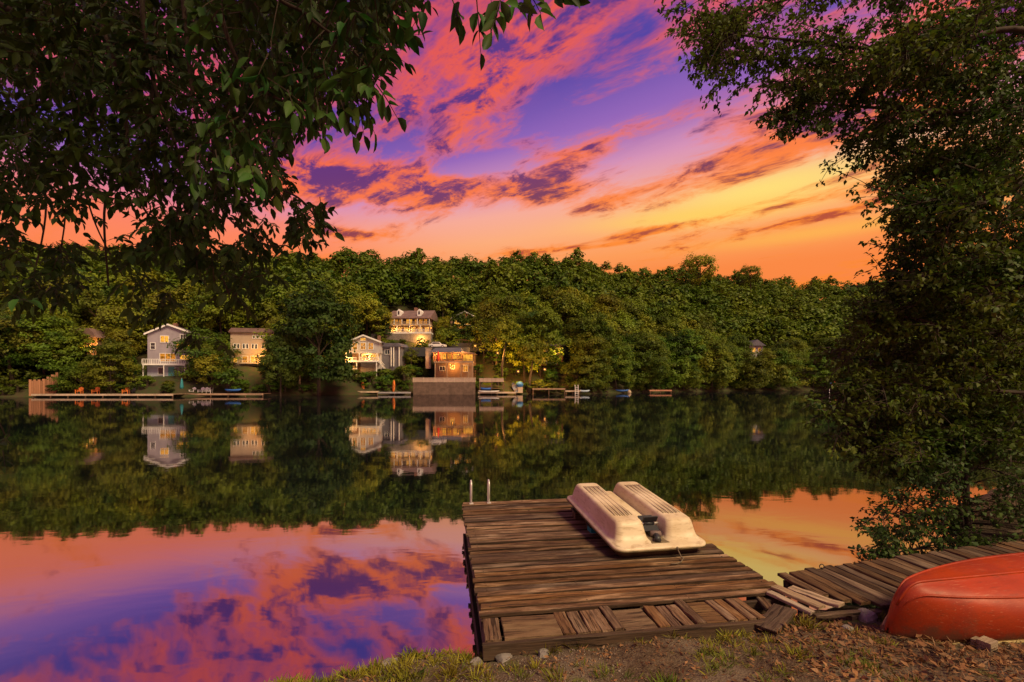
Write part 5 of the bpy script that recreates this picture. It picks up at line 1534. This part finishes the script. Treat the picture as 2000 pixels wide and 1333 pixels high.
shade_crown = unit(ra.normal(size=(1200, 3))) * ra.uniform(0.3, 1.0, (1200, 1)) ** 0.5 * np.array([4.4, 2.5, 1.7]) + np.array([-1.2, 1.8, 9.9])  # unseen foliage added overhead to cast shade on the hanging boughs
cA = np.concatenate([cA, at_np(tips[:, 0], tips[:, 1], tips[:, 2]), shade_crown])
def bough(pp, d): return [tuple(at(x, y, d + k * 0.12)) for k, (x, y) in enumerate(pp)]
T1 = [(-5.0, -0.8, bz(-5, -0.8) - 0.3), (-4.9, -0.5, 2.4), (-4.5, 0.2, 4.8), (-3.9, 1.2, 7.2), (-3.4, 2.0, 9.2)]
limbA = [([(-4.5, 0.2, 4.8), (-3.2, 2.4, 6.9), (-1.4, 3.8, 7.5), (0.2, 4.2, 7.4)], 0.12, 0.04), ([(-4.2, 0.8, 6.2), (-4.0, 3.4, 8.0), (-3.2, 6.2, 9.2)], 0.12, 0.04), ([(-4.6, 0.0, 4.4), (-4.6, 2.5, 5.9), (-5.2, 5.5, 7.0)], 0.11, 0.03)]
root1, root2, root3 = (-1.9, 3.5, 7.35), (-3.6, 4.6, 8.6), (-4.9, 4.2, 6.6)
for rt, pp, d, r0 in ((root2, [(190, -60), (235, 170), (250, 330), (205, 400), (212, 560)], 4.6, 0.020), (root2, [(275, -60), (300, 160), (330, 250), (352, 330), (340, 470)], 4.1, 0.020),
                      (root1, [(430, -60), (470, 130), (560, 200), (640, 190)], 3.1, 0.014), (root1, [(520, -60), (600, 30), (690, 100), (735, 160)], 2.7, 0.012),
                      (root3, [(100, -60), (60, 200), (90, 400), (60, 560)], 6.0, 0.018), (root2, [(350, -60), (390, 250), (480, 340), (580, 385), (620, 430)], 4.0, 0.016),
                      (root2, [(300, 160), (255, 340), (330, 470), (430, 540), (455, 620)], 4.5, 0.012), (root3, [(-40, 100), (120, 330), (110, 540)], 5.4, 0.014),
                      (root1, [(700, -70), (830, -60), (960, -40), (1040, -10)], 2.3, 0.010), (root3, [(200, -60), (150, 250), (180, 420), (240, 540)], 5.4, 0.014),
                      (root2, [(480, -60), (440, 200), (420, 380), (500, 470), (560, 480)], 4.6, 0.014), (root3, [(-80, 620), (-30, 760), (10, 850)], 5.3, 0.010)):
    limbA.append(([rt] + bough(pp, d), r0 * 1.3, r0 * 0.45))
def compound(clusters, nodes, r=ra):
    B, A, N, L, W, S = [], [], [], [], [], []
    for c in clusters:
        dn = nodes - c; q = np.argmin((dn ** 2).sum(1)); root = nodes[q]
        out = c - root; ln = np.linalg.norm(out)
        if ln < 0.35: S.append((root, c))
        out = unit(out) if ln > 1e-3 else np.zeros(3)
        stem = unit(out * 0.55 + r.normal(size=3) * 0.5 + np.array([0, 0, -0.55]))
        sl = r.uniform(0.16, 0.26); m = r.integers(5, 8); up = unit(np.array([0, 0, 1.0]) + r.normal(size=3) * 0.45)
        sd = unit(np.cross(stem, up))
        S.append((c, c + stem * sl))
        for k in range(m):
            f = 1.0 if k == m - 1 else 0.30 + 0.6 * (k // 2) / max(1, (m - 1) // 2)
            s = 0 if k == m - 1 else (1 if k % 2 else -1)
            B.append(c + stem * sl * f)
            A.append(unit(stem * (0.75 if s else 1.0) + sd * s * 0.85 + r.normal(size=3) * 0.22 + np.array([0, 0, -0.42])))
            N.append(unit(up + r.normal(size=3) * 0.35))
            l = r.uniform(0.078, 0.128) * (1.6 if c[2] > 7.6 else 1.0); L.append(l); W.append(l * r.uniform(0.40, 0.53))
    return np.array(B), np.array(A), np.array(N), np.array(L), np.array(W), S
near_tree('ash_tree', 'ash tree on the left bank with dark leafy boughs hanging over the lake', T1, 0.22, limbA, cA, compound, M_nearl, 0.0028)

# --- maple leaning in from the right
rm = np.random.default_rng(47)
polyM = [(1290, -40), (1325, 20), (1330, 70), (1395, 150), (1470, 165), (1515, 235), (1560, 250), (1590, 215), (1650, 315), (1720, 310), (1790, 300), (1720, 345), (1695, 365), (1760, 400), (1745, 470), (1735, 540), (1690, 600), (1680, 650), (1620, 690),
         (1655, 740), (1580, 800), (1625, 855), (1690, 900), (1790, 930), (1900, 900), (2080, 900), (2080, -40)]
tipm = np.array([(x, y, rm.uniform(7.5, 9.5)) for x, y in ((1340, 75), (1350, 110), (1380, 140), (1405, 175), (1330, 20), (1300, 0), (1545, 245), (1520, 235), (1480, 180), (1640, 320), (1660, 330), (1620, 240), (1690, 372), (1700, 385), (1730, 400), (1745, 420), (1720, 480), (1715, 520), (1690, 560),
                                                       (1600, 690), (1590, 740), (1585, 790), (1605, 800), (1630, 850), (1670, 870), (1700, 900), (1425, 150), (1450, 170), (1580, 225)) for _ in range(2)])
T2 = [(13.4, 9.6, bz(13.4, 9.6) - 0.4), (13.0, 9.4, 3.0), (12.6, 9.4, 6.0), (12.3, 9.4, 9.0), (12.0, 9.4, 12.0)]
limbM = []
for zz, pp, d, r0 in ((9.0, [(2000, 60), (1800, 100), (1560, 80), (1360, 60)], 8.4, 0.06), (8.2, [(2060, 210), (1880, 220), (1700, 210), (1560, 200)], 8.8, 0.06), (10.5, [(2000, -20), (1700, -30), (1480, 20), (1400, 110)], 9.4, 0.05),
                      (7.2, [(2060, 330), (1920, 400), (1820, 400), (1710, 370)], 8.2, 0.06), (6.6, [(2080, 430), (1900, 330), (1740, 290), (1640, 300)], 9.6, 0.05), (5.6, [(2080, 520), (1900, 560), (1760, 520)], 8.6, 0.05), (4.8, [(2080, 640), (1900, 650), (1740, 620), (1640, 690)], 8.8, 0.05),
                      (3.8, [(2080, 760), (1880, 760), (1720, 750), (1600, 780)], 8.6, 0.045), (3.0, [(2080, 850), (1900, 860), (1760, 860), (1680, 880)], 8.6, 0.04)):
    limbM.append(([(13.2 - 0.1 * zz, 9.4, zz)] + bough(pp, d), r0 * 1.2, r0 * 0.22))
for zz, pp, d, r0 in ((9.6, [(2060, 40), (1900, 60), (1720, 120), (1600, 170)], 10.4, 0.04), (7.6, [(2080, 260), (1960, 300), (1840, 320), (1760, 330)], 10.2, 0.04), (6.0, [(2080, 460), (1960, 490), (1850, 470), (1750, 430)], 9.8, 0.04), (5.2, [(2080, 590), (1980, 600), (1850, 600), (1720, 590)], 10.0, 0.04),
                      (4.2, [(2080, 700), (1960, 710), (1800, 690), (1680, 700)], 9.8, 0.035), (3.4, [(2080, 810), (1960, 820), (1800, 810), (1650, 830)], 9.6, 0.035), (9.2, [(2060, 130), (1900, 150), (1650, 120), (1440, 110)], 9.6, 0.04), (2.6, [(2080, 900), (1960, 900), (1840, 900), (1740, 915)], 9.4, 0.03)):
    limbM.append(([(13.2 - 0.1 * zz, 9.4, zz)] + bough(pp, d), r0 * 1.2, r0 * 0.22))
cl_ = []
side_limbs = []
for pts, r0, r1 in list(limbM):
    c = np.array([tuple(p) for p in sub_curve(pts, 8)])[7:]
    for q in range(24):
        f = rm.uniform(0.04, 1.0) ** 0.8; i0 = int(f * (len(c) - 1)); p = c[i0]
        dr = unit(np.array([-0.75, rm.normal() * 0.55, rm.normal() * 0.38 - 0.12])); ln = rm.uniform(0.6, 1.7) * (1.15 - 0.45 * f)
        pts2 = [p + dr * ln * t_ + np.array([0, 0, -0.22 * ln * t_ * t_]) for t_ in np.linspace(0, 1, 5)]
        e_ = pts2[-1]
        if inside(polyM, np.array([1000 + e_[0] / e_[1] * FPX]), np.array([YH - (e_[2] - CAMZ) / e_[1] * FPX]))[0]: side_limbs.append(([tuple(k) for k in pts2], 0.014, 0.004))
        for t_ in np.arange(0.12, 1.0, 0.125 / ln):
            b_ = p + dr * ln * t_ + np.array([0, 0, -0.22 * ln * t_ * t_])
            for _ in range(2): cl_.append(b_ + rm.normal(size=3) * np.array([0.13, 0.16, 0.06]))
limbM += side_limbs
cl_ = np.array(cl_)
cx_ = 1000 + cl_[:, 0] / cl_[:, 1] * FPX; cy_ = YH - (cl_[:, 2] - CAMZ) / cl_[:, 1] * FPX
cl_ = cl_[inside(polyM, cx_, cy_)]
pf = sample([(1840, 380), (1760, 560), (1720, 700), (1720, 880), (2080, 900), (2080, -40), (1860, -40), (1800, 150)], 1700, rm)
cM = np.concatenate([cl_, at_np(pf[:, 0], pf[:, 1], rm.uniform(9.5, 12.0, len(pf))), at_np(tipm[:, 0] + rm.normal(size=len(tipm)) * 8, tipm[:, 1] + rm.normal(size=len(tipm)) * 8, tipm[:, 2])])
print('maple clusters', len(cM))
def sprays(clusters, nodes, r=rm, lo=0.075, hi=0.122, m0=10, m1=16, wid=(0.55, 0.72)):
    B, A, N, L, W, S = [], [], [], [], [], []
    for c in clusters:
        q = np.argmin(((nodes - c) ** 2).sum(1)); root = nodes[q]
        out = c - root; ln = np.linalg.norm(out)
        if ln < 0.9: S.append((root, c))
        out = unit(out) if ln > 1e-3 else np.zeros(3)
        stem = unit(out * 0.5 + np.array([-0.45, -0.1, -0.18]) + r.normal(size=3) * 0.4)
        sl = r.uniform(0.22, 0.42); m = r.integers(m0, m1); S.append((c, c + stem * sl))
        up = unit(np.array([0, 0, 1.0]) + r.normal(size=3) * 0.35)
        for k in range(m):
            f = r.uniform(0.05, 1.0); p = c + stem * sl * f + r.normal(size=3) * np.array([0.05, 0.05, 0.03])
            B.append(p); A.append(unit(stem * 0.6 + r.normal(size=3) * 0.65 + np.array([0, 0, -0.35])))
            N.append(unit(up + r.normal(size=3) * 0.5)); l = r.uniform(lo, hi); L.append(l); W.append(l * r.uniform(*wid))
    return np.array(B), np.array(A), np.array(N), np.array(L), np.array(W), S
near_tree('maple_tree', 'maple on the right bank with dark boughs spreading over the lake', T2, 0.30, limbM, cM, sprays, M_nearr, 0.006)

# --- shrub at the water's edge beyond the boardwalk
rs = np.random.default_rng(53)
polyS = [(1700, 1095), (1715, 1050), (1700, 1010), (1750, 975), (1800, 930), (1880, 885), (2060, 860), (2060, 1065), (1850, 1080)]
ps = sample(polyS, 640, rs); gp_ = vnoise(ps, 60, rs) + 0.4 * vnoise(ps, 26, rs)
dens = np.clip((ps[:, 0] - 1850) / 100, 0, 1) * np.clip((1010 - ps[:, 1]) / 40, 0, 1)
ps = ps[gp_ > 0.46 + 0.35 * dens]
dS = np.minimum(rs.uniform(7.4, 9.2, len(ps)), FPX * 2.55 / np.maximum(ps[:, 1] - YH - 5, 1))
dS = np.maximum(dS, 7.0)
cS = at_np(ps[:, 0], ps[:, 1], dS)
cS[:, 2] = np.maximum(cS[:, 2], 0.25)
S0 = (8.3, 8.3, bz(8.3, 8.3) - 0.2)
limbS = [([S0, (7.6, 8.1, 0.9), tuple(at(1800, 1010, 8)), tuple(at(1720, 1000, 7.8))], 0.03, 0.008), ([S0, (7.9, 8.2, 0.7), tuple(at(1820, 1060, 7.7)), tuple(at(1712, 1085, 7.5))], 0.03, 0.008),
         ([S0, (8.2, 8.4, 1.2), tuple(at(1880, 950, 8.2))], 0.03, 0.008), ([S0, (8.5, 8.5, 1.3), tuple(at(1980, 930, 8.4))], 0.03, 0.008), ([S0, (8.0, 8.0, 0.8), tuple(at(1900, 1040, 7.8))], 0.025, 0.008)]
near_tree('alder_shrub', 'dark leafy shrub at the water edge behind the boardwalk', [S0, (8.35, 8.35, 0.7), (8.4, 8.4, 1.3)], 0.06, limbS, cS, lambda c, n: sprays(c, n, rs, 0.06, 0.098), M_shrub, 0.005, 150)

# ------------------------------------------------------------------ ground cover on the near bank
M_grass = leafmat('grass_blades', (0.13, 0.15, 0.015), (0.24, 0.20, 0.02), (0.06, 0.09, 0.012), 0.3, 1.5)
M_litter = leafmat('leaf_litter', (0.12, 0.060, 0.026), (0.24, 0.125, 0.05), (0.055, 0.030, 0.017), 0.1, 2.0)
M_pebble = principled('pebbles', (0.26, 0.20, 0.155), 0.9, var=0.5, vscale=30)
def on_dock(x, y):
    d_ = DM.inverted()
    u = d_[0][0] * x + d_[0][1] * y + d_[0][3]; v = d_[1][0] * x + d_[1][1] * y + d_[1][3]
    m = bw.matrix_world.inverted()
    u2 = m[0][0] * x + m[0][1] * y + m[0][3]; v2 = m[1][0] * x + m[1][1] * y + m[1][3]
    return ((u > -0.06) & (u < 3.75) & (v > -0.06)) | ((u2 < 1.25) & (v2 > -0.1))
rgd = np.random.default_rng(77)
def scatter(n, x0, x1, y0, y1, tmin=0.12):
    P = rgd.uniform((x0, y0), (x1, y1), (n, 2))
    k = (bank_t(P[:, 0], P[:, 1]) > tmin) & ~on_dock(P[:, 0], P[:, 1])
    return P[k]
# pebbles and grit
P2 = scatter(15000, -2.2, 6.0, 2.6, 5.6); P2 = P2[(vnoise(P2, 0.7, rgd) > 0.42)]
z = bank_z(P2[:, 0], P2[:, 1]); n = len(P2); s = rgd.uniform(0.003, 0.012, n) * (1 + (rgd.uniform(0, 1, n) > 0.985) * 1.6)
oct_ = np.array([(1, 0, 0), (0, 1, 0), (-1, 0, 0), (0, -1, 0), (0, 0, 0.7), (0, 0, -0.5)])
V = (np.concatenate([P2, (z + s * 0.2)[:, None]], 1)[:, None] + oct_[None] * s[:, None, None] * rgd.uniform(0.7, 1.3, (n, 6, 1))).reshape(-1, 3)
F = (np.array([(0, 1, 4), (1, 2, 4), (2, 3, 4), (3, 0, 4), (1, 0, 5), (2, 1, 5), (3, 2, 5), (0, 3, 5)])[None] + (np.arange(n) * 6)[:, None, None]).reshape(-1, 3)
tag(link('gravel', np_mesh('gravel', V, F, M_pebble, True)), 'small grit and pebbles strewn on the bank', 'gravel', kind='stuff')
# fallen leaves and bits of bark
P2 = scatter(30000, -2.2, 6.4, 2.6, 5.6, 0.05)
w = np.clip((P2[:, 0] - 1.2) / 2.2, 0.0, 1.0) + 0.55 * (vnoise(P2, 0.5, rgd) > 0.55) + 0.5 * np.clip((P2[:, 1] - 4.25) / 0.5, 0, 1)
P2 = P2[rgd.uniform(0, 1, len(P2)) < np.clip(w * 0.8, 0.20, 1)]
n = len(P2); z = bank_z(P2[:, 0], P2[:, 1]) + rgd.uniform(0.002, 0.028, n)
ax = unit(np.concatenate([rgd.normal(size=(n, 2)), rgd.normal(size=(n, 1)) * 0.25], 1)); nn = unit(np.array([0, 0, 1.0]) + rgd.normal(size=(n, 3)) * 0.45)
L = rgd.uniform(0.02, 0.055, n) * (1 + 0.6 * (P2[:, 0] > 2.6)); thin = rgd.uniform(0, 1, n) < 0.68
V, F = leaf_blades(np.concatenate([P2, z[:, None]], 1), ax, nn, L, np.where(thin, L * 0.14, L * 0.5), 0.3, -0.25, True)
tag(link('leaf_litter', np_mesh('leaf_litter', V, F, M_litter)), 'brown fallen leaves and shreds of bark on the bank', 'leaf litter', kind='stuff')
# grass
def blades(cx, cy, k, rad, h, r):
    x = cx + r.normal(size=k) * rad; y = cy + r.normal(size=k) * rad
    z = bank_z(x, y) - 0.008
    lean = np.stack([(x - cx) / rad * 0.3 + r.normal(size=k) * 0.35, (y - cy) / rad * 0.3 + r.normal(size=k) * 0.35, np.full(k, 0.8)], 1)
    return np.stack([x, y, z], 1), unit(lean), r.uniform(0.45, 1.0, k) * h
spots = scatter(1500, -2.6, 6.2, 2.6, 5.5, 0.08); spots = spots[vnoise(spots, 0.45, rgd) > 0.66]
edge = [(x, float(np.interp(x, _bx, _by)) - rgd.uniform(0.12, 0.6)) for x in rgd.uniform(-2.5, -0.35, 130)]
BB, AA, LL = [], [], []
for cx, cy in list(map(tuple, spots)) + edge:
    a, b_, c_ = blades(cx, cy, int(rgd.integers(8, 22)), 0.028, rgd.uniform(0.05, 0.12) * (1.3 if cx < -0.3 else 1.0), rgd)
    BB.append(a); AA.append(b_); LL.append(c_)
def grass_mesh(BB, AA, LL):
    B = np.concatenate(BB); A = np.concatenate(AA); L = np.concatenate(LL)
    N = unit(np.stack([rgd.normal(size=len(B)), rgd.normal(size=len(B)), np.full(len(B), 0.4)], 1))
    return leaf_blades(B, A, N, L, np.clip(L * 0.10, 0.004, 0.010), 0.2, 0.35)
V, F = grass_mesh(BB, AA, LL)
tag(link('grass', np_mesh('grass', V, F, M_grass)), 'thin yellow-green grass and moss on the bank', 'grass', kind='stuff')
# single tufts
def tuft(px, py, z, h, n, label, rad=0.05):
    x, y = gp(px, py, z)
    B, A, L = blades(x, y, n, rad, h, rgd)
    N = unit(np.stack([rgd.normal(size=n), rgd.normal(size=n), np.full(n, 0.4)], 1))
    o3 = np.array([x, y, bz(x, y)])
    V, F = leaf_blades(B - o3, A, N, L, np.clip(L * 0.11, 0.005, 0.012), 0.2, 0.4)
    t = thing('grass_tuft', label, 'grass tuft', tuple(o3))
    tag(link('blades', np_mesh('blades', V, F, M_grass), t), kind='stuff')
for a in ((1572, 1222, 0.40, 0.17, 90, 'bright yellow grass tuft beside the short mossy plank'), (1715, 1200, 0.40, 0.14, 60, 'yellow-green grass tuft beside the rock below the boardwalk'), (1090, 1318, 0.5, 0.12, 60, 'green grass tuft on the bare soil in front of the dock corner'),
          (1300, 1325, 0.52, 0.13, 80, 'low green tuft on the bare gravelly soil'), (1315, 1245, 0.36, 0.11, 40, 'small grass tuft under the front beam of the dock'), (1420, 1235, 0.38, 0.11, 40, 'green grass tuft at the right end of the dock beam'),
          (1125, 1262, 0.34, 0.12, 40, 'tall grass tuft growing against the dock front'), (1075, 1268, 0.34, 0.12, 50, 'leafy grass tuft at the dock front beside the flat stone'), (1560, 1285, 0.46, 0.13, 60, 'yellow grass tuft among the fallen leaves left of the canoe'),
          (1250, 1258, 0.36, 0.08, 30, 'short grass tuft at the middle of the dock front'), (880, 1312, 0.35, 0.13, 90, 'yellow grass tuft at the water edge left of the dock'), (790, 1325, 0.35, 0.12, 90, 'mossy yellow tuft at the very edge of the bank'),
          (1600, 1262, 0.45, 0.10, 40, 'thin grass tuft in the leaf litter near the canoe stem')):
    tuft(*a)
# stones
def stone(px, py, z, sx, sy, sz, label, seed):
    x, y = gp(px, py, z); r = np.random.default_rng(seed)
    mb = MB().ball((0, 0, 0), 1.0, 10, 7)
    k = r.normal(size=3)
    mb.v = [(p[0] * sx * (1 + 0.16 * math.sin(4 * p[1] + k[0]) + 0.08 * r.normal()), p[1] * sy * (1 + 0.14 * math.sin(3 * p[0] + k[1]) + 0.06 * r.normal()), max(-0.6, min(0.75, p[2])) * sz * (1 + 0.1 * r.normal())) for p in mb.v]
    o = mb.build('stone', M_stone); o.location = (x, y, bz(x, y) + sz * 0.25); o.rotation_euler = (0, 0, r.uniform(0, 6))
    tag(o, label, 'stone')
for a in ((985, 1283, 0.30, 0.12, 0.08, 0.05, 'flat grey stone at the near left corner of the dock', 1), (1062, 1274, 0.34, 0.09, 0.06, 0.05, 'brown stone tucked under the dock front', 2), (1692, 1204, 0.40, 0.13, 0.10, 0.09, 'rounded rock at the foot of the boardwalk', 3),
          (930, 1300, 0.25, 0.07, 0.06, 0.04, 'small stone at the water edge beside the dock', 4), (1655, 1222, 0.42, 0.06, 0.05, 0.04, 'small rock in the leaves below the loose planks', 5), (760, 1306, 0.2, 0.09, 0.07, 0.05, 'dark stone at the edge of the water', 6)):
    stone(*a)

print('TRIS', sum(len(m.loops) - 2 * len(m.polygons) for m in bpy.data.meshes))
